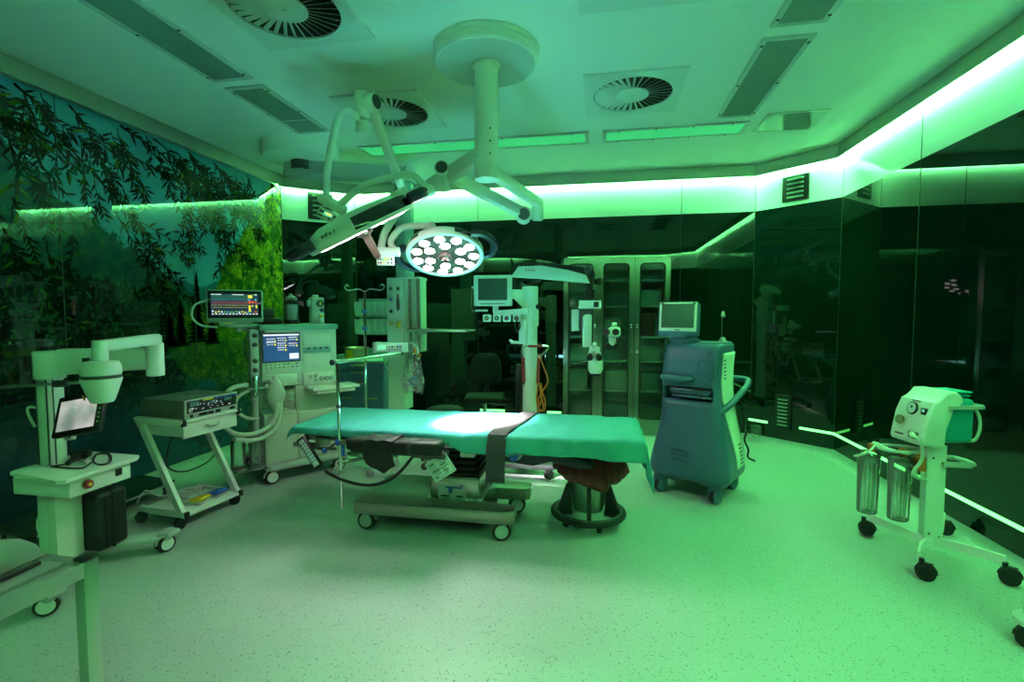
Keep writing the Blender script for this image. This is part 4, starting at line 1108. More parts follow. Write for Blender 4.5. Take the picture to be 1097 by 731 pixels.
b = B()
for r in range(2):
    for k in range(8):
        b.m('yellow' if (k == 5 and r == 1) or (k == 6 and r == 0) else 'dgrey').box((-.04 + k * .037, -.022, 1.055 - r * .028), (.016, .006, .009), .002)
b.build('key_row', am)
b = B(); b.m('agreen').box((.41, -.006, 1.17), (.255, .012, .055), .004); b.m('dgrey')
for k in range(4): b.lathe([(.010, 0), (.010, .010)], (.33 + k * .055, -.012, 1.185), (0, -1, 0), n=12)
b.m('cream').box((.41, -.008, 1.27), (.25, .012, .10), .006); b.box((.41, -.008, 1.07), (.25, .012, .12), .006)
b.build('vaporizer_bar', am)
b = B()
for k, (x, z, r) in enumerate(((.34, .92, .012), (.385, .925, .014), (.385, .885, .010), (.44, .895, .018), (.485, .895, .018), (.53, .895, .018))):
    b.m('dgrey').lathe([(r * 1.2, 0), (r * 1.2, .005)], (x, -.025, z), (0, -1, 0), n=20); b.m('grey').lathe([(r, .005), (r * .9, .015)], (x, -.025, z), (0, -1, 0), n=20)
b.build('gauge_row', am)
b = B(); b.m('cream').box((.50, -.12, .825), (.44, .26, .028), .008); b.box((.44, -.22, .83), (.32, .04, .04), .008); b.m('cream').box((.50, -.12, .795), (.36, .22, .03), .006); b.build('work_surface', am)
b = B(); b.m('tube')
for k in range(9): b.lathe([(.075, 0), (.085, .008), (.075, .016)], (.14, .06, .63 + k * .021), n=24, cap=False)
b.m('cream').lathe([(.09, 0), (.09, .02)], (.14, .06, .608), n=24); b.build('bellows', am)
# breathing circuit arm on the left of the front
b = B(); b.m('grey').box((-.135, -.0, 1.16), (.07, .09, .42), .012); b.m('dgrey')
for k, z in enumerate((1.32, 1.24, 1.10, 1.02)): b.lathe([(.020, 0), (.018, .03), (.012, .034)], (-.135, -.045, z), (0, -1, 0), n=16)
b.m('grey').box((-.135, 0, .86), (.05, .06, .22), .01); b.m('chrome').cyl((-.135, -.05, .80), (-.135, -.05, .97), .022, n=16); b.m('chrome').cyl((-.20, -.05, .86), (-.06, -.05, .86), .014, n=12)
b.m('grey').cyl((-.135, -.02, .26), (-.135, -.02, .75), .024, n=16)
b.build('absorber_block', am)
b = B(); b.m('tube')
def hose(pts, r=.020):
    b.tube(pts, r, n=10, smooth=8)
hose([(-.20, -.06, .90), (-.33, -.08, .88), (-.42, -.10, .76), (-.40, -.12, .60), (-.30, -.13, .50), (-.12, -.14, .50), (.0, -.13, .62), (.02, -.10, .78), (-.02, -.07, .92), (-.08, -.05, .93)])
b.build('breathing_hose', am)
b = B(); b.m('tube')
hose([(-.06, -.05, .88), (.02, -.09, .80), (.04, -.12, .64), (-.02, -.15, .50), (-.16, -.16, .44), (-.32, -.14, .46)])
b.build('breathing_hose', am)
b = B(); b.m('tube'); hose([(-.19, -.05, .85), (-.28, -.06, .80), (-.30, -.08, .70), (-.22, -.08, .62), (-.12, -.06, .60)], .014); b.build('breathing_hose', am)
b = B(); b.m('tube').lathe([(.012, .955), (.02, .94), (.06, .88), (.082, .80), (.07, .73), (.03, .66), (.012, .63)], (.02, -.06, 0), n=24); b.build('breathing_bag', am)
for x, y in ((-.15, -.07), (-.28, -.02)):
    b = B(); b.m('tinted').lathe([(.005, .175), (.056, .175), (.058, .19), (.058, .40), (.045, .43)], (x, y, 0), n=28); b.m('grey').lathe([(.045, .428), (.048, .445), (.03, .455), (.012, .475)], (x, y, 0), n=24)
    b.m('grey').lathe([(.06, .17), (.06, .178)], (x, y, 0), n=28)
    b.build('absorber_canister', am)
b = B(); b.m('sat').box((-.20, -.02, .165), (.26, .18, .012), .003); b.build('canister_shelf', am)
# patient monitor on a bracket of its own
pm = thing('patient_monitor', 'wide lit patient monitor with coloured traces above the anaesthesia machine', 'monitor', (AO[0], AO[1], 1.40), AA)
mxm = Matrix.Translation((-.245, .10, .175)) @ Matrix.Rotation(-.30, 4, 'Z') @ Matrix.Rotation(-.06, 4, 'X')
M['mon'] = mat('monitor_case', (.32, .40, .35), .35)
b = B(); b.m('mon').box((0, .03, 0), (.43, .06, .285), .02, seg=3); b.m('mon').box((0, .04, -.155), (.25, .05, .04), .01); b.m('s_yel').box((-.06, .012, -.148), (.01, .004, .006)); b.box((-.035, .012, -.146), (.006, .004, .006)); b.xf(mxm); b.build('case', pm)
b = B(); b.m('darkglass').box((0, -.0005, .012), (.405, .006, .235), .003); b.xf(mxm); gl = b.build('screen_glass', pm)
b = B(); b.m('s_navy').box((0, -.0045, .012), (.36, .003, .185))
b.m('s_white')
for x0, x1 in ((-.175, -.15), (-.145, -.10), (-.02, .07), (.15, .17)): b.box(((x0 + x1) / 2, -.0065, .098), (x1 - x0, .002, .006))
for z, key, amp, n in ((.085, 's_grn', .004, 16), (.066, 's_grn', .003, 22), (.052, 's_cyan', .004, 26), (.034, 's_red', .006, 30), (.022, 's_red', .005, 30), (.006, 's_yel', .006, 12), (-.014, 's_yel', .002, 20)):
    b.m(key); pts = []
    for k in range(n * 2 + 1): pts.append((-.17 + .27 * k / (n * 2), -.0065, z + (amp if k % 2 else -amp) * .6))
    b.tube(pts, .0012, n=4, smooth=1)
b.m('s_yel').box((.118, -.0065, .082), (.034, .002, .026)); b.box((.113, -.0065, -.022), (.016, .002, .055)); b.box((.165, -.0065, -.005), (.012, .002, .03)); b.box((.135, -.0065, .0), (.012, .002, .012))
b.m('s_cyan').box((.112, -.0065, .056), (.018, .002, .012)); b.box((.16, -.0065, .056), (.014, .002, .012)); b.m('s_red').box((.113, -.0065, .034), (.018, .002, .026)); b.box((.137, -.0065, .034), (.016, .002, .022)); b.box((.162, -.0065, .034), (.010, .002, .026)); b.box((.158, -.0065, -.052), (.022, .002, .012))
rnd = random.Random(2)
for k in range(14): b.m(rnd.choice(['s_white', 's_white', 's_yel', 's_cyan', 's_grn'])).box((-.165 + .022 * k, -.0065, -.045 - .012 * rnd.random()), (.011, .002, .014))
b.m('s_white')
for k in range(14): b.box((-.165 + .0255 * k, -.0065, -.070), (.014, .002, .008))
b.xf(mxm); b.build('display', gl)
b = B(); b.m('grey').box((-.20, .10, .0), (.22, .12, .02), .006); b.box((-.10, .14, -.02), (.20, .06, .05), .01); b.cyl((-.22, .10, -.05), (-.22, .10, .02), .02, n=14); b.cyl((-.17, .10, -.04), (-.17, .10, .02), .014, n=14); b.build('mounting_arm', pm)
b = B(); b.m('tube').tube([(-.44, .20, .22), (-.52, .24, .18), (-.54, .24, .08), (-.48, .22, .01), (-.36, .20, -.01)], .008, n=8); b.m('dgrey').tube([(-.12, .15, -.04), (-.16, .2, -.15), (-.14, .22, -.28), (-.08, .22, -.36)], .010, n=8); b.build('cable', pm)
def onam(x, y): return (AO[0] + math.cos(AA) * x - math.sin(AA) * y, AO[1] + math.sin(AA) * x + math.cos(AA) * y, 1.41)
cn = thing('suction_canister', 'clear canister with white content on top of the anaesthesia machine', 'canister', onam(.268, .26), AA)
b = B(); b.m('black').lathe([(.06, 0), (.07, .004), (.068, .035), (.062, .04)], n=28); b.build('foot', cn)
b = B(); b.m('paper').lathe([(.062, .04), (.062, .185), (.02, .19)], n=28); b.build('liner', cn)
b = B(); b.m('clear').lathe([(.066, .04), (.067, .23), (.06, .24)], n=28); b.m('grey').lathe([(.06, .238), (.05, .255), (.018, .27), (.015, .29)], n=24); b.build('jar_and_lid', cn)
rg = thing('pressure_regulator', 'small grey regulator box with round dial and yellow tag on the anaesthesia machine', 'regulator', onam(.50, .24), AA)
b = B(); b.m('grey').box((0, 0, .13), (.12, .10, .26), .012); b.m('grey').box((-.075, 0, .20), (.03, .05, .06), .008); b.box((-.01, 0, .27), (.05, .05, .03), .006); b.build('body', rg)
b = B(); b.m('dgrey').lathe([(.036, 0), (.036, .012), (.03, .014)], (.015, -.05, .20), (0, -1, 0), n=24); b.m('yellow').box((.015, -.066, .20), (.010, .004, .03)); b.build('dial', rg)
b = B(); b.m('dgrey').lathe([(.018, 0), (.018, .02)], (.03, -.05, .135), (0, -1, 0), n=16); b.m('paper').box((.025, -.058, .06), (.045, .012, .09), .004); b.m('yellow').box((.025, -.0655, .075), (.046, .003, .022)); b.build('vial', rg)
dv = thing('recorder_box', 'small black recorder box beside the wide monitor on the anaesthesia machine', 'recorder', onam(.10, .30), AA)
b = B(); b.m('black').box((-.02, 0, .03), (.20, .14, .06), .015); b.m('dgrey').box((-.03, .04, .10), (.12, .05, .10), .01); b.build('housing', dv)
# ------------------------------------------------------------------ blue drawer cart
bc = thing('drawer_cart', 'blue-grey drawer cart with brass handles behind the anaesthesia machine', 'cart', (-2.73, 5.45, 0))
b = B(); b.m('bluebox').box((-2.73, 5.46, .53), (.62, .50, .80), .01); b.m('agreen').box((-2.73, 5.46, .955), (.66, .55, .03), .008)
b.m('agreen').box((-3.05, 5.46, .995), (.015, .55, .06), .004); b.box((-2.41, 5.46, .995), (.015, .55, .06), .004); b.box((-2.73, 5.73, 1.02), (.66, .015, .11), .004)
wbuild(b, 'body', bc)
def drawer(x, z, w, h):
    b = B(); b.m('bluebox').box((x, 5.202, z), (w - .008, .02, h - .010), .005); d = wbuild(b, 'drawer', bc)
    b = B(); b.m('brass').box((x, 5.175, z + h * .18), (min(.17, w * .6), .022, .022), .008, seg=3); b.cyl((x - .06, 5.18, z + h * .18), (x - .06, 5.20, z + h * .18), .008, n=8); b.cyl((x + .06, 5.18, z + h * .18), (x + .06, 5.20, z + h * .18), .008, n=8); wbuild(b, 'handle', d)
drawer(-2.73, .90, .61, .075); drawer(-2.73, .815, .61, .095); drawer(-2.73, .675, .61, .175)
for x in (-2.885, -2.575): drawer(x, .505, .305, .155); drawer(x, .34, .305, .155)
b = B(); b.m('bluebox').box((-2.73, 5.46, .12), (.60, .48, .04), .006); wbuild(b, 'plinth', bc)
for x in (-.25, .25):
    for y in (-.2, .2): caster(bc, x, y, .11, .045, .5)
tb = thing('supply_box', 'yellow-labelled dark bowl on the blue drawer cart', 'bowl', tuple(aty(382, 378, 5.4) + Vector((0, 0, 0)))[:2] + (.97,))
b = B(); b.m('brass').lathe([(.02, 0), (.12, .0), (.135, .03), (.14, .13), (.145, .135), (.135, .14), (.13, .135), (.12, .02), (.02, .012)], n=28); b.build('bowl', tb)
b = B(); b.m('yellow').box((-.02, -.137, .065), (.08, .01, .09), .003); b.build('label', tb)
# wall of small bins hung on the pendant's left
M['bin'] = mat('pale_bin_plastic', (.36, .56, .48), .35)

# ------------------------------------------------------------------ ceiling pendant with supply head
PX0 = Vector((-3.02, 4.62, H))
pd = thing('ceiling_pendant', 'ceiling pendant: round cover, boom and tall supply column with gas outlets', 'pendant', tuple(PX0))
b = B(); b.m('white').lathe([(.37, 0), (.37, -.10), (.36, -.14), (.34, -.15), (.02, -.155)], n=64); b.build('ceiling_cover', pd)
b = B(); b.m('dgrey').lathe([(.10, -.15), (.10, -.24)], n=28); b.m('grey').prism([(-.17, -.30), (-.15, -.17), (-.03, -.16), (.06, -.25), (.26, -.27), (.28, -.30), (.10, -.32), (-.13, -.325)], -.07, .07, 'xz', .012); b.build('pivot', pd)
boom((-3.12, 4.66, 3.0), (-1.98, 4.90, 2.97), .20, .17, 'boom', pd, .15, 'grey')
b = B(); b.m('agreen')
oct_ = [(.095 * math.cos(PI / 8 + PI / 4 * k), .095 * math.sin(PI / 8 + PI / 4 * k)) for k in range(8)]
b.prism([(-2.03 + x, 4.92 + y) for x, y in oct_], 1.89, 3.05, 'xy'); b.m('white').cyl((-2.03, 4.92, 2.88), (-2.03, 4.92, 3.07), .13, n=32); wbuild(b, 'drop_shaft', pd)
M['supply'] = mat('supply_head_enamel', (.62, .70, .62), .38)
b = B(); b.m('supply').box((-2.125, 4.99, 1.18), (.19, .24, 1.42), .008); b.m('supply').box((-1.95, 5.02, 1.50), (.17, .18, .80), .006); b.box((-1.955, 4.98, 1.885), (.20, .26, .02), .004); wbuild(b, 'supply_head', pd)
for x in (-1.965, -1.875):
    b = B(); b.m('sat').cyl((x, 4.885, 1.02), (x, 4.885, 1.88), .016, n=14); wbuild(b, 'equipment_rail', pd)
for k, z in enumerate((1.775, 1.66, 1.535, 1.41)):
    for j, x in enumerate((-2.165, -2.085)):
        if j and k in (1, 2): continue
        b = B(); b.m('grey').lathe([(.028, 0), (.028, .008), (.022, .010)], (x, 4.868, z), (0, -1, 0), n=20)
        b.m(('dgrey', 'inkblue', 'black', 'yellow')[k]).lathe([(.016, .008), (.014, .022), (.010, .024)], (x, 4.868, z), (0, -1, 0), n=18); wbuild(b, 'gas_outlet', pd)
b = B(); b.m('chrome').cyl((-2.085, 4.85, 1.54), (-2.085, 4.85, 1.72), .013, n=14); b.m('clear').cyl((-2.085, 4.85, 1.56), (-2.085, 4.85, 1.66), .019, n=16); b.m('yellow').lathe([(.022, -.02), (.022, .02)], (-2.08, 4.85, 1.385), n=14); wbuild(b, 'flow_meter', pd)
b = B(); b.m('steel').box((-1.60, 4.84, 1.335), (.62, .40, .016), .005); b.m('sat').box((-1.84, 4.90, 1.315), (.14, .10, .04), .006); b.box((-1.80, 4.82, 1.352), (.26, .24, .016), .005); wbuild(b, 'shelf', pd)
b = B(); b.m('sat').prism([(-2.03, 4.76), (-1.82, 4.80), (-1.82, 5.0), (-2.03, 5.0)], .80, .812, 'xy', .003); wbuild(b, 'lower_tray', pd)
b = B(); b.m('agreen').box((-2.42, 5.05, 1.475), (.42, .02, .40), .004); wbuild(b, 'bin_panel', pd)
for r in range(2):
    for k in range(5):
        x = -2.585 + k * .084; z = 1.56 - r * .19
        b = B(); b.m('bin').prism([(4.92, z + .08), (5.04, z + .08), (5.04, z - .085), (4.96, z - .085), (4.935, z - .06)], x - .040, x + .040, 'yz', .005); b.m('panelframe').box((x, 4.93, z + .03), (.05, .004, .03), .001); wbuild(b, 'bin', pd)
# pump on the rail
ip = thing('infusion_pump', 'small infusion pump with lit green display clamped beside the supply column', 'pump', (-2.19, 4.36, 1.20))
pc = aty(419, 372, 4.36)
b = B(); b.m('white').box(pc, (.30, .12, .085), .008); b.m('grey').box(pc + Vector((-.14, -.01, 0)), (.03, .13, .095), .006); wbuild(b, 'housing', ip)
b = B(); b.m('lcd').box(pc + Vector((-.07, -.061, 0)), (.085, .004, .05), .001); wbuild(b, 'display', ip)
b = B()
for k in range(5): b.m(('s_grn', 'dgrey', 'yellow', 'dgrey', 'blue')[k]).box(pc + Vector((.01 + k * .027, -.061, .008)), (.016, .004, .018), .002)
for k in range(5): b.m('dgrey').box(pc + Vector((.01 + k * .027, -.061, -.02)), (.016, .004, .01), .002)
wbuild(b, 'keypad', ip)
# drip stand
iv = thing('drip_stand', 'slim chrome drip stand with blue clamps in front of the blue drawer cart', 'drip stand', (-2.225, 4.38, 0))
b = B(); b.m('chrome').cyl((0, 0, .12), (0, 0, 1.72), .011, n=14); b.build('pole', iv)
for sx in (-1, 1):
    b = B(); b.m('chrome').tube([(0, 0, 1.72), (sx * .06, 0, 1.745), (sx * .16, 0, 1.735), (sx * .19, 0, 1.745), (sx * .205, 0, 1.77), (sx * .185, 0, 1.79), (sx * .165, 0, 1.775)], .006, n=8); b.build('hook', iv)
for z in (1.44, 1.60):
    b = B(); b.m('blue').box((0, 0, z - .07), (.045, .05, .04), .012); b.m('blue').ball((.0, -.03, z - .07), .016); b.build('clamp', iv)
b = B(); b.m('sat').lathe([(.05, .09), (.05, .125), (.02, .14)], n=20); b.build('hub', iv)
for k in range(5):
    a = .3 + 2 * PI * k / 5
    b = B(); b.m('sat').box((.15, 0, .10), (.30, .035, .03), .008); b.xf(Matrix.Rotation(a, 4, 'Z')); b.build('leg', iv)
    caster(iv, .29 * math.cos(a), .29 * math.sin(a), .10, .034, .4, 'grey', 'grey', 'grey')
# hanging bag and tubing
bg = thing('fluid_bag', 'clear plastic bag with blue content hanging below the steel shelf', 'bag', tuple(aty(441, 360, 4.70)))
c = aty(443, 398, 4.70)
b = B(); b.m('bag')
rb = random.Random(8)
def bagv(u, v):
    a = 2 * PI * u; z = .20 - v * .42
    w = .04 + .065 * math.sin(min(1, v * 1.15) * PI * .62) ; d = .02 + .05 * math.sin(v * PI)
    k = 1 + .10 * math.sin(5 * a + 6 * v) + .06 * math.sin(9 * a - 4 * v)
    return (c.x + w * math.cos(a) * k, c.y + d * math.sin(a) * k, c.z + z + .015 * math.sin(3 * a))
b.grid(bagv, 36, 18); b.m('inkblue').ball(c + Vector((0, 0, -.10)), .05, (1.1, .7, 1)); wbuild(b, 'bag', bg)
b = B(); b.m('clear').cyl(c + Vector((-.03, -.03, .0)), c + Vector((-.03, -.03, .20)), .02, n=14); b.m('tube').tube([c + Vector((-.03, -.03, .2)), c + Vector((-.08, -.05, .26)), c + Vector((-.02, -.06, .30)), c + Vector((.05, -.04, .25)), c + Vector((.06, -.03, .15))], .008, n=8); wbuild(b, 'tubing', bg)
b = B(); b.m('orange').box(c + Vector((.04, -.06, .22)), (.03, .03, .06), .008); b.box(c + Vector((.085, -.05, .17)), (.035, .025, .03), .008); wbuild(b, 'connector', bg)
b = B(); b.m('tube').tube([c + Vector((-.05, -.02, .02)), c + Vector((-.16, -.03, -.05)), c + Vector((-.24, -.03, -.02)), c + Vector((-.30, -.05, .10))], .007, n=8); wbuild(b, 'drain_hose', bg)
# low stool behind the table
so = thing('rolling_stool', 'low rolling stool with dark seat just showing behind the operating table', 'stool', (-1.50, 4.62, 0))
b = B(); b.m('pad').lathe([(.02, .50), (.17, .50), (.185, .51), (.19, .53), (.18, .56), (.16, .57), (.02, .572)], n=36); b.build('seat', so)
b = B(); b.m('chrome').cyl((0, 0, .12), (0, 0, .50), .02, n=16); b.m('sat').lathe([(.05, .08), (.05, .13), (.02, .15)], n=20); b.build('pedestal', so)
for k in range(5):
    a = 2.9 + 2 * PI * k / 5
    b = B(); b.m('sat').box((.13, 0, .095), (.26, .035, .028), .008); b.xf(Matrix.Rotation(a, 4, 'Z')); b.build('leg', so)
    caster(so, .25 * math.cos(a), .25 * math.sin(a), .09, .03, .4, 'dgrey', 'rubber', 'dgrey')

# ------------------------------------------------------------------ office chair by the back wall
ch = thing('office_chair', 'black upholstered office chair facing away from the dark back wall', 'chair', (-1.33, 5.62, 0), .15)
b = B(); b.m('chairfab'); secs = []
for t in range(9):
    f = t / 8; z = .64 + .38 * f; w = .20 * (1 - .30 * max(0, (f - .45) / .55) ** 2) * (1 - .12 * (1 - f) ** 2); y = .20 + .05 * f
    if t in (0, 8): w *= .82
    d = .05 if t not in (0, 8) else .03
    secs.append([(w * math.cos(a) * (1 if True else 1), y + d * math.sin(a) + .05 * (abs(math.cos(a)) ** 2) * -1, z) for a in [2 * PI * k / 24 for k in range(24)]])
b.loft(secs); b.build('backrest', ch)
b = B(); b.m('chairfab').box((0, .0, .51), (.46, .44, .07), .03, seg=4); b.build('seat', ch)
b = B(); b.m('black').tube([(0, .12, .46), (0, .26, .46), (0, .29, .55), (0, .27, .75)], .03, n=10); b.build('back_support', ch)
b = B(); b.m('chrome').cyl((0, 0, .12), (0, 0, .47), .025, n=16); b.m('dgrey').lathe([(.05, .10), (.05, .16), (.03, .25)], n=18); b.box((0, 0, .465), (.20, .20, .03), .01); b.m('chrome').cyl((.05, 0, .44), (.25, -.03, .43), .008, n=8); b.build('gas_column', ch)
for k in range(5):
    a = .5 + 2 * PI * k / 5
    b = B(); b.m('chrome').prism([(.03, .09), (.28, .075), (.28, .10), (.03, .14)], -.02, .02, 'xz', .006); b.xf(Matrix.Rotation(a, 4, 'Z')); b.build('leg', ch)
    caster(ch, .27 * math.cos(a), .27 * math.sin(a), .085, .028, .2, 'black', 'rubber', 'black')

# ------------------------------------------------------------------ stainless glazed cabinet in the back wall
cb = thing('glazed_cabinet', 'stainless steel cabinet with three tall glazed doors in the back wall', 'cabinet', (.21, 6.10, 0))
M['cabback'] = mat('cabinet_back', (.62, .60, .62), .5)
CX0, CX1, CZ0, CZ1, CY = -.43, .85, .12, 2.205, 6.085
b = B(); b.m('cabsteel')
b.box((CX0 + .01, 6.28, (CZ0 + CZ1) / 2), (.02, .36, CZ1 - CZ0)); b.box((CX1 - .01, 6.28, (CZ0 + CZ1) / 2), (.02, .36, CZ1 - CZ0))
b.box(((CX0 + CX1) / 2, 6.28, CZ0 + .01), (CX1 - CX0, .36, .02)); b.box(((CX0 + CX1) / 2, 6.28, CZ1 - .01), (CX1 - CX0, .36, .02))
b.box(((CX0 + CX1) / 2, 6.12, .06), (CX1 - CX0, .03, .12)); b.box((.0, 6.28, 1.16), (.02, .34, 2.05)); b.box((.43, 6.28, 1.16), (.02, .34, 2.05))
wbuild(b, 'carcass', cb)
b = B(); b.m('cabback').box(((CX0 + CX1) / 2, 6.46, (CZ0 + CZ1) / 2), (CX1 - CX0, .02, CZ1 - CZ0)); wbuild(b, 'back_panel', cb)
for k, (x0, x1) in enumerate(((-.425, -.01), (.0, .425), (.435, .845))):
    cx = (x0 + x1) / 2; w = x1 - x0; fr = .062; zz0, zz1 = CZ0 + .03, CZ1 - .01; ft = .075
    b = B(); b.m('cabsteel')
    # frame with round-cornered opening
    r = .05; n = 6; inner = []
    for ox, oz, a0 in ((x1 - fr - r, zz1 - ft - r, 0), (x0 + fr + r, zz1 - ft - r, PI / 2), (x0 + fr + r, zz0 + ft + r, PI), (x1 - fr - r, zz0 + ft + r, 3 * PI / 2)):
        for m_ in range(n + 1):
            a = a0 + PI / 2 * m_ / n; inner.append((ox + r * math.cos(a), oz + r * math.sin(a)))
    outer = []
    for (x, z) in inner:
        dx, dz = x - cx, z - (zz0 + zz1) / 2; hx, hz = w / 2, (zz1 - zz0) / 2
        ix, iz = hx - fr, hz - ft
        q = max(abs(dx) / ix, abs(dz) / iz)
        # push each opening vertex straight out to the nearest outer edge(s)
        ex = hx if abs(dx) / ix > .78 and abs(dz) / iz > .93 or abs(dx) >= ix - 1e-4 else None
        outer.append((cx + math.copysign(hx, dx), (zz0 + zz1) / 2 + math.copysign(hz, dz)))
    N_ = len(inner); f = []
    fi = [b.bm.verts.new((x, CY - .012, z)) for x, z in inner]; bi = [b.bm.verts.new((x, CY + .012, z)) for x, z in inner]
    cs4 = [(x1, zz1), (x0, zz1), (x0, zz0), (x1, zz0)]
    fo = [b.bm.verts.new((x, CY - .012, z)) for x, z in cs4]; bo_ = [b.bm.verts.new((x, CY + .012, z)) for x, z in cs4]
    for q in range(4):
        i0 = q * (n + 1)
        for m_ in range(n): f.append(b.bm.faces.new((fi[i0 + m_], fi[i0 + m_ + 1], fo[q])))
        j0 = ((q + 1) % 4) * (n + 1)
        f.append(b.bm.faces.new((fi[i0 + n], fi[j0], fo[(q + 1) % 4], fo[q])))
        f.append(b.bm.faces.new((fo[q], fo[(q + 1) % 4], bo_[(q + 1) % 4], bo_[q])))
    for m_ in range(N_): f.append(b.bm.faces.new((fi[m_], bi[m_], bi[(m_ + 1) % N_], fi[(m_ + 1) % N_])))
    bmesh.ops.recalc_face_normals(b.bm, faces=f); b._fin(f)
    dr = wbuild(b, 'door', cb, sharp=25)
    b = B(); b.m('rubber'); b.tube([(x, CY - .012, z) for x, z in inner], .007, n=6, smooth=1, closed=True); wbuild(b, 'gasket', dr)
    b = B(); b.m('doorglass' if 'doorglass' in M else 'clear').box((cx, CY + .004, (zz0 + zz1) / 2), (w - 2 * fr + .01, .005, zz1 - zz0 - 2 * ft + .01)); wbuild(b, 'glass_pane', dr)
    hx = x1 - .03 if k == 1 else (x0 + .03 if k == 2 else x1 - .03)
    b = B(); b.m('chrome').box((hx, CY - .025, 1.36), (.022, .022, .05), .004); b.m('chrome').lathe([(.014, 0), (.014, .02), (.022, .024), (.02, .035)], (hx, CY - .01, 1.05), (0, -1, 0), n=16); wbuild(b, 'latch', dr)
for k, cx in enumerate((-.2175, .2125, .64)):
    for z in (.55, .92, 1.22, 1.60, 1.92):
        b = B(); b.m('white').box((cx, 6.28, z), (.405, .30, .016), .003); wbuild(b, 'shelf', cb)
# what stands on the shelves
M['folder'] = mat('pale_box', (.48, .50, .50), .6); M['folder2'] = mat('grey_box', (.25, .27, .28), .5); M['dullred'] = mat('dull_red_box', (.30, .035, .03), .5)
def stored(x, z, w, d, h, key, label, cat='box', grp=None, lid=True):
    b = B(); b.m(key).box((x, 6.29, z + h / 2), (w, d, h), .008)
    if lid: b.m(key).box((x, 6.29, z + h - .012), (w + .012, d + .012, .022), .005)
    o = b.build('storage_box'); tag(o, label, cat, grp); return o
stored(.58, 1.227, .20, .18, .30, 'dullred', 'dull red box on a shelf behind the right cabinet door')
stored(.73, 1.227, .08, .18, .26, 'folder2', 'dark grey upright box beside the dull red box in the cabinet')
stored(-.22, .927, .30, .22, .20, 'folder', 'pale box on the middle shelf behind the left cabinet door')
stored(-.25, .557, .24, .20, .26, 'folder', 'pale box on the low shelf behind the left cabinet door')
stored(.22, .557, .28, .20, .24, 'folder', 'pale box on the low shelf behind the middle cabinet door')
stored(.66, .557, .26, .20, .22, 'folder2', 'grey box on the low shelf behind the right cabinet door')
stored(.17, 1.227, .22, .20, .24, 'folder', 'pale box on the middle shelf behind the middle cabinet door')
stored(.22, 1.607, .26, .20, .18, 'folder2', 'grey box on the upper shelf behind the middle cabinet door')
stored(-.22, 1.607, .26, .20, .20, 'folder2', 'grey box on the upper shelf behind the left cabinet door')
stored(.64, 1.607, .26, .20, .20, 'folder', 'pale box on the upper shelf behind the right cabinet door')
stored(.20, .152, .30, .22, .22, 'folder2', 'grey box on the cabinet floor behind the middle door')
stored(.64, .152, .30, .22, .20, 'folder2', 'grey box on the cabinet floor behind the right door')
stored(.66, .927, .28, .20, .16, 'folder', 'pale flat box on the middle shelf behind the right cabinet door')

# ------------------------------------------------------------------ operating microscope on its stand
ms = thing('operating_microscope', 'white operating microscope stand with overhead arm, screen and hanging optics', 'microscope', (-.70, 4.85, 0))
b = B(); b.m('white').lathe([(.085, .13), (.08, .20), (.076, .22), (.076, 1.38), (.09, 1.385), (.09, 1.56), (.082, 1.57), (.082, 1.78), (.075, 1.79), (.02, 1.795)], (-.70, 5.0, 0), n=36); wbuild(b, 'column', ms)
b = B(); b.m('dgrey').box((-.70, 4.75, .10), (.20, .75, .06), .02); b.box((-.70, 4.40, .10), (.66, .10, .05), .02); b.box((-.70, 5.08, .10), (.60, .10, .05), .02); wbuild(b, 'base', ms)
for x, y in ((-.99, 4.36), (-.42, 4.36), (-.96, 5.08), (-.44, 5.08)): caster(ms, x + .70, y - 4.85, .10, .042, .9, 'black', 'rubber', 'black')
b = B(); b.m('black').box((-.82, 5.02, .60), (.06, .10, .76), .015); wbuild(b, 'power_box', ms)
# upper shoulder, swept horn towards the arm
b = B(); b.m('white'); hp_ = [(-.76, 1.76), (-.70, 1.79), (-.62, 1.79), (-.62, 1.50), (-.72, 1.50), (-.78, 1.58), (-.86, 1.66), (-.98, 1.69), (-.98, 1.76)]
b.prism(hp_, 4.95, 5.05, 'xz', .015); b.m('black').lathe([(.022, 0), (.026, .01), (.026, .03), (.018, .035)], (-.61, 4.94, 1.58), (.3, -1, 0), n=16); wbuild(b, 'shoulder', ms)
b = B(); b.m('black').cyl((-.90, 5.0, 1.72), (-.90, 5.0, 1.88), .045, n=20); b.m('dgrey').cyl((-.80, 5.0, 1.82), (-.74, 5.0, 1.78), .02, n=10); wbuild(b, 'pivot', ms)
def P5(x, y): q = aty(x, y, 4.95); return (q.x, q.z)
b = B(); b.m('white').prism([P5(548, 297), P5(556, 286), P5(580, 285), P5(610, 290), P5(628, 295), P5(632, 304), P5(610, 302), P5(580, 299)], 4.90, 5.0, 'xz', .01); wbuild(b, 'arm_cover', ms)
b = B(); b.m('inkred'); q = aty(568, 289, 4.8985); text_polys(b, 'Leica', .05, frame_mx((q.x, 4.899, q.z), (1, 0, -.06), (.12, 0, 1)), .001); wbuild(b, 'logo', ms)
b = B(); b.m('black').prism([P5(545, 295), P5(552, 284), P5(556, 281), P5(590, 282), P5(622, 286), P5(636, 290), P5(638, 296), P5(630, 297), P5(610, 290), P5(580, 285), P5(558, 286), P5(550, 296)], 4.915, 4.985, 'xz', .006)
b.m('dgrey').lathe([(.035, -.06), (.04, 0), (.035, .06)], aty(630, 290, 4.95), (0, -1, 0), n=20); wbuild(b, 'arm_spine', ms)
b = B(); b.m('black'); q0 = aty(632, 296, 4.95)
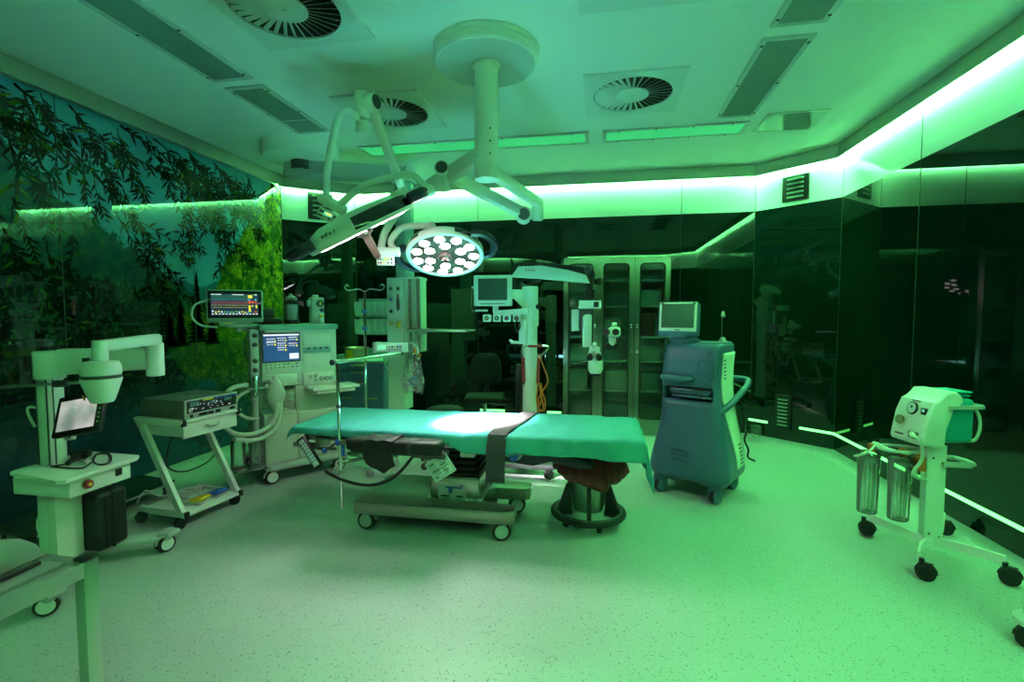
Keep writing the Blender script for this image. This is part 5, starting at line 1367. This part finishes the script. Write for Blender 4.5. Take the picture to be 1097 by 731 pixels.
b.cyl(q0, q0 + Vector((0, 0, -.28)), .032, n=18); b.cyl(q0 + Vector((0, 0, -.14)), q0 + Vector((0, 0, -.22)), .055, n=20); b.lathe([(.02, 0), (.035, .01), (.035, .05), (.02, .06)], q0 + Vector((.06, -.04, -.06)), (.7, -.7, 0), n=16); wbuild(b, 'drop_joint', ms)
def R5(x0, y0, x1, y1, ya, yb, key, name, bev=.01):
    a, c = aty(x0, y0, ya), aty(x1, y1, ya); bb = B(); bb.m(key).box(((a.x + c.x) / 2, (ya + yb) / 2, (a.z + c.z) / 2), (abs(c.x - a.x), abs(yb - ya), abs(c.z - a.z)), bev); return wbuild(bb, name, ms)
sw = R5(620, 322, 644, 331, 4.90, 5.0, 'white', 'tilt_unit')
R5(636, 323.5, 641.5, 329, 4.894, 4.902, 'black', 'switch', .002)
R5(612, 332, 620, 355, 4.92, 5.02, 'white', 'light_box'); R5(619, 333, 636, 352, 4.96, 5.02, 'dgrey', 'back_bracket')
b = B(); b.m('white'); q = aty(629, 338, 4.93); e = aty(629, 372, 4.93)
b.prism([(q.x - .045, e.z), (q.x - .045, q.z - .02), (q.x - .03, q.z + .005), (q.x + .02, q.z + .012), (q.x + .045, q.z + .0), (q.x + .045, e.z)], 4.90, 4.98, 'xz', .012); wbuild(b, 'optics_carrier', ms)
# binocular heads
def binos(cx, cy, cz, ang, s=1.0, tilt=.55):
    n0 = None; b = B(); b.m('white')
    b.box((0, 0, 0), (.12, .10, .10), .025, seg=3)
    for sx in (-1, 1):
        b.m('white').cyl((sx * .035, -.03, .0), (sx * .045, -.10, .02), .034, n=20)
        b.m('black').cyl((sx * .045, -.10, .02), (sx * .05, -.16, .032), .030, .034, n=20)
    b.m('white').box((0, .02, .07), (.05, .06, .05), .012)
    b.xf(Matrix.Translation((cx, cy, cz)) @ Matrix.Rotation(ang, 4, 'Z') @ Matrix.Rotation(tilt, 4, 'X') @ Matrix.Scale(s, 4)); return b
m0 = aty(637, 377, 4.88); wbuild(binos(m0.x, m0.y, m0.z, 0, .9), 'eyepiece', ms)
m1 = aty(658, 356, 4.92); wbuild(binos(m1.x, m1.y, m1.z, -.25, .95, .15), 'assistant_eyepiece', ms)
b = B(); b.m('white').lathe([(.075, .0), (.075, -.12), (.06, -.15), (.055, -.16)], aty(638, 383, 4.92), n=28); b.m('black').lathe([(.055, -.155), (.055, -.185), (.04, -.19)], aty(638, 383, 4.92), n=28); wbuild(b, 'objective', ms)
b = B(); b.m('black').cyl(aty(638, 388, 4.92), aty(614, 391, 4.92), .016, n=12); b.cyl(aty(638, 388, 4.92), aty(660, 390, 4.92), .018, n=12); b.ball(aty(612, 391, 4.92), .022); b.ball(aty(662, 390, 4.92), .022); wbuild(b, 'hand_grip', ms)
b = B(); b.m('black').box(aty(655, 371, 4.95), (.12, .08, .06), .015); b.m('white').cyl(aty(656, 362, 4.94), aty(656, 370, 4.94), .035, n=16); wbuild(b, 'assistant_mount', ms)
# screen and socket rail on the column
s0, s1 = aty(507, 295, 4.78), aty(548, 328, 4.78)
b = B(); b.m('white').box(((s0.x + s1.x) / 2, 4.81, (s0.z + s1.z) / 2), (s1.x - s0.x, .06, s0.z - s1.z), .014, seg=3); sc2 = wbuild(b, 'screen_housing', ms)
b = B(); b.m('screenoff').box(((s0.x + s1.x) / 2 + .003, 4.779, (s0.z + s1.z) / 2 + .012), ((s1.x - s0.x) * .76, .006, (s0.z - s1.z) * .70), .002); wbuild(b, 'screen', sc2)
b = B(); b.m('chrome').box(((s0.x + s1.x) / 2, 4.778, s1.z + .022), (.26, .004, .006)); b.m('white').cyl((s0.x - .02, 4.80, s1.z + .19), (s0.x + .02, 4.80, s1.z + .19), .012, n=10); b.m('white').box((s0.x + .08, 4.80, s1.z - .045), (.12, .05, .02), .004); b.m('sat').tube([(s0.x - .015, 4.80, s1.z + .19), (s0.x - .03, 4.80, s1.z + .02), (s0.x - .01, 4.80, s1.z - .05), (s0.x + .06, 4.80, s1.z - .05)], .005, n=6); wbuild(b, 'holder', sc2)
b = B(); b.m('white'); r0, r1 = aty(528, 335, 4.84), aty(566, 334, 4.84)
b.prism([(r0.x, r0.z - .01), (r0.x + .03, r0.z + .02), (r1.x, r1.z + .035), (r1.x, r1.z - .025), (r0.x + .04, r0.z - .03)], 4.82, 4.90, 'xz', .008); b.cyl(aty(531, 328, 4.85), aty(531, 335, 4.85), .03, n=16); wbuild(b, 'side_arm', ms)
for k in range(4):
    p = aty(522 + k * 10.6, 341, 4.82)
    b = B(); b.m('white').box(p, (.078, .06, .075), .008); b.m('dgrey').lathe([(.024, 0), (.022, .006)], p + Vector((0, -.03, 0)), (0, -1, 0), n=18); b.m(('brass', 'grey', 'inkred', 'inkred')[k]).lathe([(.011, .005), (.010, .012)], p + Vector((0, -.03, 0)), (0, -1, 0), n=12); wbuild(b, 'socket', ms)
b = B(); b.m('white'); h0, h1 = aty(560, 343, 4.86), aty(546, 367, 4.86)
b.box((h0.x, 4.88, (h0.z + h1.z) / 2), (.08, .04, h0.z - h1.z), .006); b.prism([(h0.x + .04, h1.z - .015), (h0.x + .04, h1.z + .01), (h1.x + .03, h1.z + .012), (h1.x, h1.z + .03), (h1.x - .005, h1.z + .018), (h1.x + .02, h1.z - .012)], 4.84, 4.92, 'xz', .004); wbuild(b, 'tray_bracket', ms)
b = B(); b.m('black').tube([aty(556, 340, 4.80), aty(552, 348, 4.78), aty(554, 356, 4.78), aty(557, 350, 4.79), aty(556, 343, 4.80)], .008, n=6); wbuild(b, 'cable', ms)
# push handle with red grips, and orange cable
b = B(); b.m('chrome').tube([aty(560, 384, 4.93), aty(558.5, 374, 4.93), aty(563, 371, 4.93), aty(583, 371, 4.93), aty(587, 373, 4.93), aty(578, 384, 4.93), aty(577, 400, 4.93)], .011, n=8); b.tube([aty(560.5, 384, 4.93), aty(561, 412, 4.93)], .011, n=8); b.m('red').tube([aty(560.3, 383, 4.93), aty(561, 410, 4.93)], .017, n=10); b.tube([aty(577, 384, 4.93), aty(576, 411, 4.93)], .017, n=10); b.tube([aty(566, 371, 4.93), aty(581, 371, 4.93)], .014, n=10); wbuild(b, 'push_handle', ms)
b = B(); b.m('orange')
b.tube([aty(577, 379, 4.88), aty(582, 392, 4.88), aty(587, 408, 4.88), aty(582, 418, 4.88), aty(577, 428, 4.88), aty(578, 438, 4.9), aty(583, 440, 4.9), aty(584, 430, 4.9), aty(580, 418, 4.9), aty(577, 410, 4.9)], .008, n=8)
b.tube([aty(576, 412, 4.9), aty(575, 430, 4.88), aty(578, 441, 4.88), aty(582, 436, 4.88), aty(579, 420, 4.88), aty(578, 410, 4.9)], .008, n=8)
b.tube([aty(580, 411, 4.9), aty(580, 428, 4.87), aty(576, 440, 4.87), aty(575, 450, 4.87)], .008, n=8)
tag(b.build('orange_cable'), 'orange cable looped over the red push handle of the microscope stand', 'cable')
# ------------------------------------------------------------------ blue eye-surgery console
def cut(o, cutter):
    """boolean-subtract a temporary solid from o, keeping plain mesh data"""
    me = bpy.data.meshes.new('cutter'); cutter.bm.to_mesh(me); cutter.bm.free()
    c = bpy.data.objects.new('cutter', me); COL.objects.link(c); c.parent = o.parent
    for m_ in o.data.materials: me.materials.append(m_)
    md = o.modifiers.new('cut', 'BOOLEAN'); md.object = c; md.operation = 'DIFFERENCE'; md.solver = 'EXACT'
    dg = bpy.context.evaluated_depsgraph_get(); dg.update()
    new = bpy.data.meshes.new_from_object(o.evaluated_get(dg))
    o.modifiers.clear(); o.data = new
    bpy.data.objects.remove(c)
    return o
CA = -.518
cs_ = thing('surgery_console', 'blue-grey moulded eye-surgery console with swivel screen right of the table', 'medical console', (.717, 4.1085, 0), CA)
def rrect(x0, x1, y0, y1, z, r, n=6):
    q = []
    for cx, cy, a0 in ((x1 - r, y1 - r, 0), (x0 + r, y1 - r, PI / 2), (x0 + r, y0 + r, PI), (x1 - r, y0 + r, 3 * PI / 2)):
        for k in range(n + 1):
            a = a0 + PI / 2 * k / n; q.append((cx + r * math.cos(a), cy + r * math.sin(a), z))
    return q
prof = [(.115, -.26, .285, .02, .52, .08), (.16, -.315, .325, -.03, .56, .10), (.23, -.325, .335, -.045, .57, .11), (.34, -.305, .325, -.045, .57, .11), (.50, -.27, .29, -.03, .56, .11),
        (.66, -.245, .255, -.012, .54, .10), (.80, -.235, .235, 0, .52, .08), (.95, -.232, .225, .0, .50, .07), (1.10, -.222, .232, .005, .47, .06), (1.215, -.205, .24, .02, .45, .05), (1.25, -.19, .24, .04, .44, .045), (1.262, -.17, .225, .06, .42, .04)]
def cat(P, Q, R, S, t): return .5 * (2 * Q + (R - P) * t + (2 * P - 5 * Q + 4 * R - S) * t * t + (3 * Q - 3 * R + S - P) * t ** 3)
secs = []
for i in range(len(prof) - 1):
    a, q, r_, s_ = prof[max(i - 1, 0)], prof[i], prof[i + 1], prof[min(i + 2, len(prof) - 1)]
    for k in range(3):
        v = [cat(a[j], q[j], r_[j], s_[j], k / 3) for j in range(6)]; secs.append(rrect(v[1], v[2], v[3], v[4], v[0], v[5]))
v = prof[-1]; secs.append(rrect(v[1], v[2], v[3], v[4], v[0], v[5]))
b = B(); b.m('phaco').loft(secs); body = b.build('body', cs_, sharp=30)
c = B(); c.m('phacod').box((-.005, .10, .855), (.405, .34, .115), .02); cut(body, c)
body.data.materials[0] = M['phaco']
c = B(); c.box((.03, .0, .10), (.22, 1.4, .10), .03, seg=3); cut(body, c)
b = B(); b.m('phacod').box((-.005, .20, .855), (.402, .16, .112), .004); b.m('phaco').box((.015, .09, .882), (.34, .16, .03), .012); b.box((.03, .08, .835), (.32, .16, .018), .006); b.m('black').box((.09, .015, .893), (.10, .03, .014), .004); b.m('phacod').box((.02, .06, .862), (.30, .12, .016), .005); b.m('grey').lathe([(.008, 0), (.008, .01)], (.135, .0, .836), (0, -1, 0), n=12); b.build('cassette_tray', cs_)
b = B(); b.m('phaco').tube([(-.205, .01, .985), (-.19, -.03, .985), (-.12, -.055, .982), (-.04, -.05, .98), (.03, -.02, .985), (.04, .01, .985)], .026, n=12, radii=[.018, .026, .03, .028, .022, .012]); b.build('front_lip', cs_)
def outline(pts, y, r, key, closed=True):
    b = B(); b.m(key).tube([(x, y, z) for x, z in pts], r, n=6, smooth=1, closed=closed); return b
q = [(x, z) for x, z, _ in [(p[0], p[1], 0) for p in [(a[0], a[1]) for a in rrect(.085, .205, .98, 1.135, 0, .03)]]]
outline(q, .004, .0035, 'phacod').build('hatch_seam', cs_)
b = B(); b.m('phacod').tube([(.13, .003, 1.10), (.145, -.001, 1.105), (.16, .003, 1.10)], .004, n=6); b.lathe([(.026, 0), (.024, .004)], (.16, .016, 1.185), (0, -1, 0.1), n=24); b.build('hatch_catch', cs_)
for k in range(3):
    b = B(); b.m('phacod').box((-.045, -.042, .40 - k * .042), (.15, .02, .012), .005, rot=(0, .10, 0)); b.build('vent_slot', cs_)
# pale side panels and their louvres
b = B(); b.m('cream')
q = [(.09, 1.20), (.05, 1.15), (.08, .80), (.17, .62), (.20, .42), (.24, .22), (.46, .22), (.50, .60), (.46, .85), (.44, 1.20)]
def sidex(z):
    for i in range(len(prof) - 1):
        if prof[i][0] <= z <= prof[i + 1][0]:
            t = (z - prof[i][0]) / (prof[i + 1][0] - prof[i][0]); return prof[i][2] * (1 - t) + prof[i + 1][2] * t, prof[i][1] * (1 - t) + prof[i + 1][1] * t
    return prof[-1][2], prof[-1][1]
def sgrid(sgn):
    def f(u, v):
        z = .24 + v * .95; xr, xl = sidex(z); y0 = .12 + .10 * math.sin(max(0, min(1, (.85 - z) / .6)) * PI / 2); y1 = .44 - .02 * v
        return ((xr if sgn > 0 else xl) + sgn * .004, y0 + (y1 - y0) * u, z)
    return f
b.grid(sgrid(1), 6, 30); b.build('side_panel', cs_, solid=.008)
b = B(); b.m('cream').grid(sgrid(-1), 6, 30); b.build('side_panel', cs_, solid=.008)
for k in range(6):
    b = B(); xr, _ = sidex(1.13 - k * .03); b.m('phacod').box((xr + .008, .16 + k * .008, 1.13 - k * .03), (.008, .05, .012), .004); b.build('louvre', cs_)
for k in range(6):
    b = B(); xr, _ = sidex(.42 - k * .03); b.m('phacod').box((xr + .008, .36, .42 - k * .03), (.008, .08, .012), .004); b.build('louvre', cs_)
# swivel screen
b = B(); b.m('phacod').lathe([(.115, 1.255), (.12, 1.265), (.12, 1.295), (.10, 1.305), (.02, 1.306)], (-.08, .14, 0), n=32); b.m('phaco').box((-.10, .13, 1.32), (.12, .09, .06), .02); b.build('swivel_base', cs_)
mxs = Matrix.Translation((-.125, .10, 1.47)) @ Matrix.Rotation(.12, 4, 'Z') @ Matrix.Rotation(-.10, 4, 'X')
b = B(); b.m('phaco').box((0, .035, -.01), (.335, .09, .30), .035, seg=4); b.box((.0, .02, -.15), (.14, .09, .05), .02); b.xf(mxs); sh = b.build('screen_housing', cs_)
b = B(); b.m('cream').box((0, -.010, .012), (.305, .012, .245), .012, seg=3); b.m('black').lathe([(.011, 0), (.009, .006)], (-.13, -.012, .122), (0, -1, 0), n=14); b.lathe([(.011, 0), (.009, .006)], (.13, -.012, .122), (0, -1, 0), n=14); b.m('dgrey').box((0, -.017, -.098), (.04, .003, .008)); b.xf(mxs); b.build('bezel', sh)
b = B(); b.m('screenoff').box((0, -.017, .018), (.265, .003, .20)); b.xf(mxs); b.build('screen', sh)
# rear grab handle, rod, deck
b = B(); b.m('phaco').tube([(.20, .06, .70), (.262, .13, .745), (.31, .30, .83), (.335, .48, .91), (.30, .57, .94), (.15, .60, .94), (-.12, .60, .94), (-.28, .57, .93), (-.30, .40, .86), (-.21, .20, .74)], .026, n=12); b.build('grab_handle', cs_)
b = B(); b.m('chrome').cyl((.16, .36, 1.26), (.16, .36, 1.50), .010, n=12); b.m('grey').lathe([(.03, 1.26), (.03, 1.28), (.016, 1.31)], (.16, .36, 0), n=18); b.m('grey').lathe([(.013, 1.48), (.016, 1.50), (.006, 1.53)], (.16, .36, 0), n=12); b.build('bottle_rod', cs_)
b = B(); b.m('phaco').box((.02, .26, 1.262), (.40, .34, .02), .009); b.build('top_deck', cs_)
for x, y in ((-.225, .04), (.225, .04), (-.225, .48), (.225, .48)):
    b = B(); b.m('phacod').box((x, y, .105), (.10, .13, .13), .035, seg=3); w_ = b.build('wheel_hood', cs_)
    b = B(); b.m('phaco').lathe([(.03, -.035), (.054, -.03), (.056, 0), (.054, .03), (.03, .035)], (x + .01, y - .03, .06), (1, -.35, 0), n=24); b.m('rubber').lathe([(.057, -.018), (.059, -.012), (.059, .012), (.057, .018)], (x + .01, y - .03, .06), (1, -.35, 0), n=24); b.build('wheel', w_)
b = B(); b.m('black')
b.tube([(.30, .40, .78), (.33, .43, .68), (.31, .45, .60), (.34, .46, .52), (.33, .45, .44), (.36, .46, .36), (.36, .45, .30), (.42, .44, .28)], .009, n=7)
b.tube([(.30, .42, .72), (.34, .47, .65), (.33, .42, .58), (.36, .48, .50), (.32, .44, .55), (.35, .46, .62)], .007, n=6); b.box((.33, .42, .60), (.03, .05, .18), .01)
b.build('cable_bundle', cs_)

# clear socket box on the wall
sk = tag(B().m('clear').box((1.83, 6.03, .14), (.12, .05, .13), .012).build('socket_cover'), 'small clear box at the foot of the right chamfered wall', 'socket')
sk.rotation_euler = (0, 0, 0)

# ------------------------------------------------------------------ suction unit on its stand
ss = thing('suction_stand', 'white four-wheeled suction stand with two canisters by the right wall', 'stand', (2.03, 3.32, 0))
b = B(); b.m('white').box((2.03, 3.335, .40), (.105, .06, .62), .006); b.m('dgrey')
for x, z in ((2.005, .16), (2.06, .14), (2.01, .63), (2.06, .60)): b.lathe([(.007, 0), (.006, .004)], (x, 3.305, z), (0, -1, 0), n=10)
wbuild(b, 'column', ss)
def foot(pts, label=None):
    b = B(); b.m('white'); Q = []
    P = [Vector(p) for p in pts]; secs = []
    n = 10; path = []
    for i in range(len(P) - 1):
        for k in range(n): path.append(P[i].lerp(P[i + 1], k / n))
    path.append(P[-1])
    # smooth
    for _ in range(6): path = [path[0]] + [(path[i - 1] + path[i] * 2 + path[i + 1]) / 4 for i in range(1, len(path) - 1)] + [path[-1]]
    for i, p in enumerate(path):
        d = (path[min(i + 1, len(path) - 1)] - path[max(i - 1, 0)]); d.z = 0; d.normalize(); s_ = Vector((-d.y, d.x, 0)) * .006
        secs.append([p + s_ - Vector((0, 0, .026)), p - s_ - Vector((0, 0, .026)), p - s_ + Vector((0, 0, .026)), p + s_ + Vector((0, 0, .026))])
    b.loft(secs); return wbuild(b, 'leg', ss)
foot([(1.81, 3.60, .135), (1.88, 3.45, .13), (1.98, 3.33, .115), (2.02, 3.30, .115)])
foot([(1.81, 3.06, .125), (1.90, 3.20, .12), (1.98, 3.28, .115), (2.02, 3.30, .115)])
foot([(2.25, 3.08, .13), (2.15, 3.20, .125), (2.07, 3.29, .115), (2.03, 3.31, .115)])
foot([(2.33, 3.70, .13), (2.20, 3.50, .125), (2.08, 3.36, .115), (2.04, 3.33, .115)])
for x, y in ((1.80, 3.62), (1.82, 3.05), (2.25, 3.08), (2.33, 3.72)): caster(ss, x - 2.03, y - 3.32, .12, .047, 2.5, 'black', 'rubber', 'black')
b = B(); b.m('grey').tube([(2.08, 3.31, .60), (2.20, 3.30, .60), (2.235, 3.33, .60), (2.22, 3.45, .60), (2.08, 3.47, .60), (2.0, 3.44, .60)], .013, n=8, smooth=2); b.box((2.13, 3.29, .60), (.15, .012, .035), .003); wbuild(b, 'rail_hook', ss)
b = B(); b.m('grey').tube([(2.02, 3.36, .66), (1.92, 3.42, .665), (1.80, 3.44, .665), (1.74, 3.36, .665), (1.80, 3.28, .665), (1.95, 3.30, .665)], .010, n=8, smooth=3); wbuild(b, 'canister_ring', ss)
# pump unit
UA = .2
su = thing('suction_pump', 'turquoise and white suction pump with pressure gauge on top of the white stand', 'pump', (2.03, 3.34, .71), UA)
su.scale = (.76, .88, 1)
b = B(); b.m('teal').box((.085, .03, .155), (.27, .25, .27), .03, seg=3); b.build('housing', su)
fp = [(-.20, .01), (-.215, .03), (-.175, .19), (-.13, .27), (-.09, .285), (-.055, .31), (-.03, .335), (.05, .335), (.10, .30), (.105, .27), (.03, .22), (-.02, .10), (-.03, .0), (-.05, -.005)]
b = B(); b.m('white').prism(fp, -.115, .165, 'xz', .018, 3); b.build('front_shell', su)
# front panel fittings live on the sloped face: local frame
def face(t, v, lift=0):
    p0, p1 = Vector((-.215, 0, .03)), Vector((-.15, 0, .24)); d = (p1 - p0); n = Vector((-d.z, 0, d.x)).normalized(); p = p0 + d * t; return Vector((p.x, v, p.z)) + n * lift, n, d.normalized()
p, n, d = face(.88, .02, .006)
b = B(); b.m('black').lathe([(.040, 0), (.040, .012), (.034, .014)], p, n, n=28); b.m('paper').lathe([(.033, .0125), (.033, .015)], p, n, n=28); b.m('ink').box(p + n * .0158 + d * .006, (.003, .012, .02)); b.build('pressure_gauge', su)
p, n, d = face(.85, -.07, .004)
b = B(); b.m('black').box(p, (.02, .042, .046), .004); b.m('lcd').box(p + n * .009 + d * .005, (.006, .022, .018), .002); b.build('power_switch', su)
p, n, d = face(.48, .085, .004)
b = B(); b.m('cream').lathe([(.05, 0), (.045, .006)], p, n, n=24); b.m('brass').lathe([(.026, .004), (.030, .012), (.028, .034), (.020, .04)], p, n, n=16); b.build('vacuum_knob', su)
p, n, d = face(.15, -.035, .004)
b = B(); b.m('sat').box(p, (.02, .075, .045), .006); b.m('white').cyl(p, p + n * .045 + Vector((0, -.03, 0)), .017, n=16); b.build('hose_port', su)
p, n, d = face(.10, .11, .0045)
b = B(); b.m('ink')
for k in range(6): b.box(p + Vector((0, -.012 * k, 0)), (.004, .008, .010))
p, n, d = face(1.12, .02, -.006)
for k in range(7): b.box(p + Vector((0, .03 - .010 * k, 0)), (.004, .006, .006))
b.build('marking', su)
b = B(); b.m('grey').tube([(-.02, -.122, .245), (.06, -.13, .245), (.24, -.13, .245), (.25, -.12, .245), (.25, .15, .245), (.24, .165, .245), (.05, .165, .245)], .014, n=4, smooth=1); b.build('side_rail', su)
b = B(); b.m('teal').box((.12, .03, .305), (.17, .20, .012), .005); b.box((.16, .03, .325), (.12, .20, .010), .004); b.build('lid_plate', su)
b = B(); b.m('tube').tube([(.25, -.05, .24), (.29, -.06, .18), (.30, -.06, .10), (.27, -.06, .04), (.22, -.06, .03)], .010, n=8); b.build('exhaust_hose', su)
# canisters hanging in their ring
def canister(x, y, label):
    t = thing('suction_jar', label, 'canister', (x, y, .23), 0, 'suction canisters')
    b = B(); b.m('tinted').lathe([(.01, 0), (.052, 0), (.056, .006), (.062, .36), (.066, .365), (.062, .37), (.058, .36), (.053, .01), (.01, .008)], n=36); b.build('jar', t)
    b = B(); b.m('ink')
    for k in range(22):
        for a in (-1.9, -1.6):
            rr = .0565 + .0055 * (k / 22); b.box((rr * math.cos(a), rr * math.sin(a), .03 + k * .0145), (.007, .0015, .0055))
    b.m('paper')
    b.box((.0565 * math.cos(-1.25), .0565 * math.sin(-1.25), .18), (.012, .004, .30)); b.box((.0565 * math.cos(-2.3), .0565 * math.sin(-2.3), .18), (.008, .004, .30))
    b.build('scale_print', t)
    b = B(); b.m('clear').lathe([(.064, .366), (.066, .38), (.05, .395), (.02, .40)], n=32); b.build('lid', t)
    b = B(); b.m('orange').lathe([(.014, .395), (.014, .43), (.02, .432), (.02, .445)], (.012, .0, 0), n=14); b.box((.03, .01, .425), (.06, .022, .018), .006); b.box((.01, -.02, .41), (.02, .05, .016), .005); b.build('elbow_fitting', t)
    return t
J1 = (1.715, 3.42); J2 = (1.845, 3.33)
canister(*J1, 'clear graduated suction canister farther from the white stand column')
canister(*J2, 'clear graduated suction canister next to the white stand column')
b = B(); b.m('orange').lathe([(.024, -.05), (.03, -.03), (.026, 0), (.03, .03), (.02, .05)], (1.935, 3.30, .60), (0, .2, 1), n=16); b.box((1.92, 3.285, .63), (.05, .03, .03), .01)
tag(b.build('hose_filter'), 'orange-brown hose filter hanging between canister and stand column', 'filter')
b = B(); b.m('tube')
P1 = Vector((2.03, 3.34, .71)) + Matrix.Rotation(UA, 3, 'Z') @ (Matrix.Diagonal((.76, .88, 1)) @ (face(.15, -.035, .05)[0] + Vector((0, -.03, 0))))
b.tube([P1, P1 + Vector((.03, -.03, -.04)), P1 + Vector((.05, -.02, -.14)), P1 + Vector((.01, -.01, -.24)), (1.96, 3.28, .50), (1.91, 3.28, .52), (1.90, 3.29, .58)], .010, n=8)
tag(b.build('suction_hose'), 'pale suction hose looping from the pump front to the hose filter', 'hose')
b = B(); b.m('tube')
b.tube([(J2[0] + .05, J2[1] - .01, .655), (J2[0], J2[1] - .06, .66), (J2[0] - .07, J2[1] - .01, .67), (J1[0] + .04, J1[1] + .01, .68), (J1[0] + .02, J1[1], .675)], .008, n=8)
b.tube([(J1[0] + .03, J1[1] - .02, .68), (J1[0] - .03, J1[1] - .06, .64), (J1[0] - .08, J1[1] - .05, .61), (J1[0] - .10, J1[1] - .03, .60)], .007, n=8)
tag(b.build('link_tube'), 'thin pale tubes linking the lids of the two suction canisters', 'hose')

# ------------------------------------------------------------------ stand just entering at the right edge
e0 = Vector((1.885, 2.50, 0))
es2 = thing('edge_stand', 'grey foot with a black caster cut by the right edge of the view', 'stand', tuple(e0))
b = B(); b.m('grey').box((.09, .0, .23), (.09, .09, .26), .02, seg=3); b.lathe([(.07, .09), (.09, .10), (.09, .12), (.05, .14)], (.09, 0, 0), n=24); b.box((.25, -.05, .11), (.36, .06, .04), .012); b.build('foot', es2)
caster(es2, .02, 0.0, .10, .045, 2.6, 'black', 'rubber', 'black'); caster(es2, .42, -.08, .10, .045, 2.6, 'black', 'rubber', 'black')
# ------------------------------------------------------------------ the lamps' beams: a ring of LED spots under each surgical lamp
def spot(name, loc, tgt, watts, size, blend, col, rad=.1):
    l = bpy.data.lights.new(name, 'SPOT'); l.energy = watts; l.spot_size = size; l.spot_blend = blend; l.color = col; l.shadow_soft_size = rad
    o = bpy.data.objects.new(name, l); COL.objects.link(o); o.location = loc
    o.rotation_euler = (Vector(tgt) - Vector(loc)).to_track_quat('-Z', 'Y').to_euler(); return o
def lamp_ring(name, c, n, tgt, watts, size, blend, k=4, r=.19, rad=.07, spread=0):
    n = Vector(n).normalized(); u = n.orthogonal().normalized(); v = n.cross(u)
    for i in range(k):
        a = 2 * PI * i / k + .4; d = u * math.cos(a) + v * math.sin(a)
        spot(name, c + d * r + n * .115, Vector(tgt) + d * spread, watts / k, size, blend, (1, .97, .95), rad)
lamp_ring('table_lamp_beam', c2, n2, (-.84, 3.34, .74), 8000, .43, .8, 3)
lamp_ring('floor_lamp_beam', c1, (.13, -.44, -.89), (-.85, 2.4, 0), 55, 1.6, 1, 4, spread=.25)
# ------------------------------------------------------------------ camera and render settings
cam = bpy.data.cameras.new('camera'); co = bpy.data.objects.new('camera', cam); COL.objects.link(co)
co.location = (0, 0, 1.5); co.rotation_euler = (PI / 2 - .0543, 0, .1759)
cam.sensor_width = 36; cam.lens = 520 / 1097 * 36; cam.clip_start = .02
SC.camera = co
w = bpy.data.worlds.new('world'); SC.world = w; w.use_nodes = True
w.node_tree.nodes['Background'].inputs[0].default_value = (0, 0, 0, 1)
SC.view_settings.view_transform = 'Standard'; SC.view_settings.look = 'None'
SC.view_settings.exposure = .2; SC.view_settings.gamma = 1; SC.view_settings.use_curve_mapping = False
SC.cycles.use_denoising = True
SC.cycles.max_bounces = 10; SC.cycles.diffuse_bounces = 6; SC.cycles.glossy_bounces = 4; SC.cycles.transmission_bounces = 8
SC.cycles.sample_clamp_indirect = 40; SC.cycles.caustics_reflective = False; SC.cycles.caustics_refractive = False
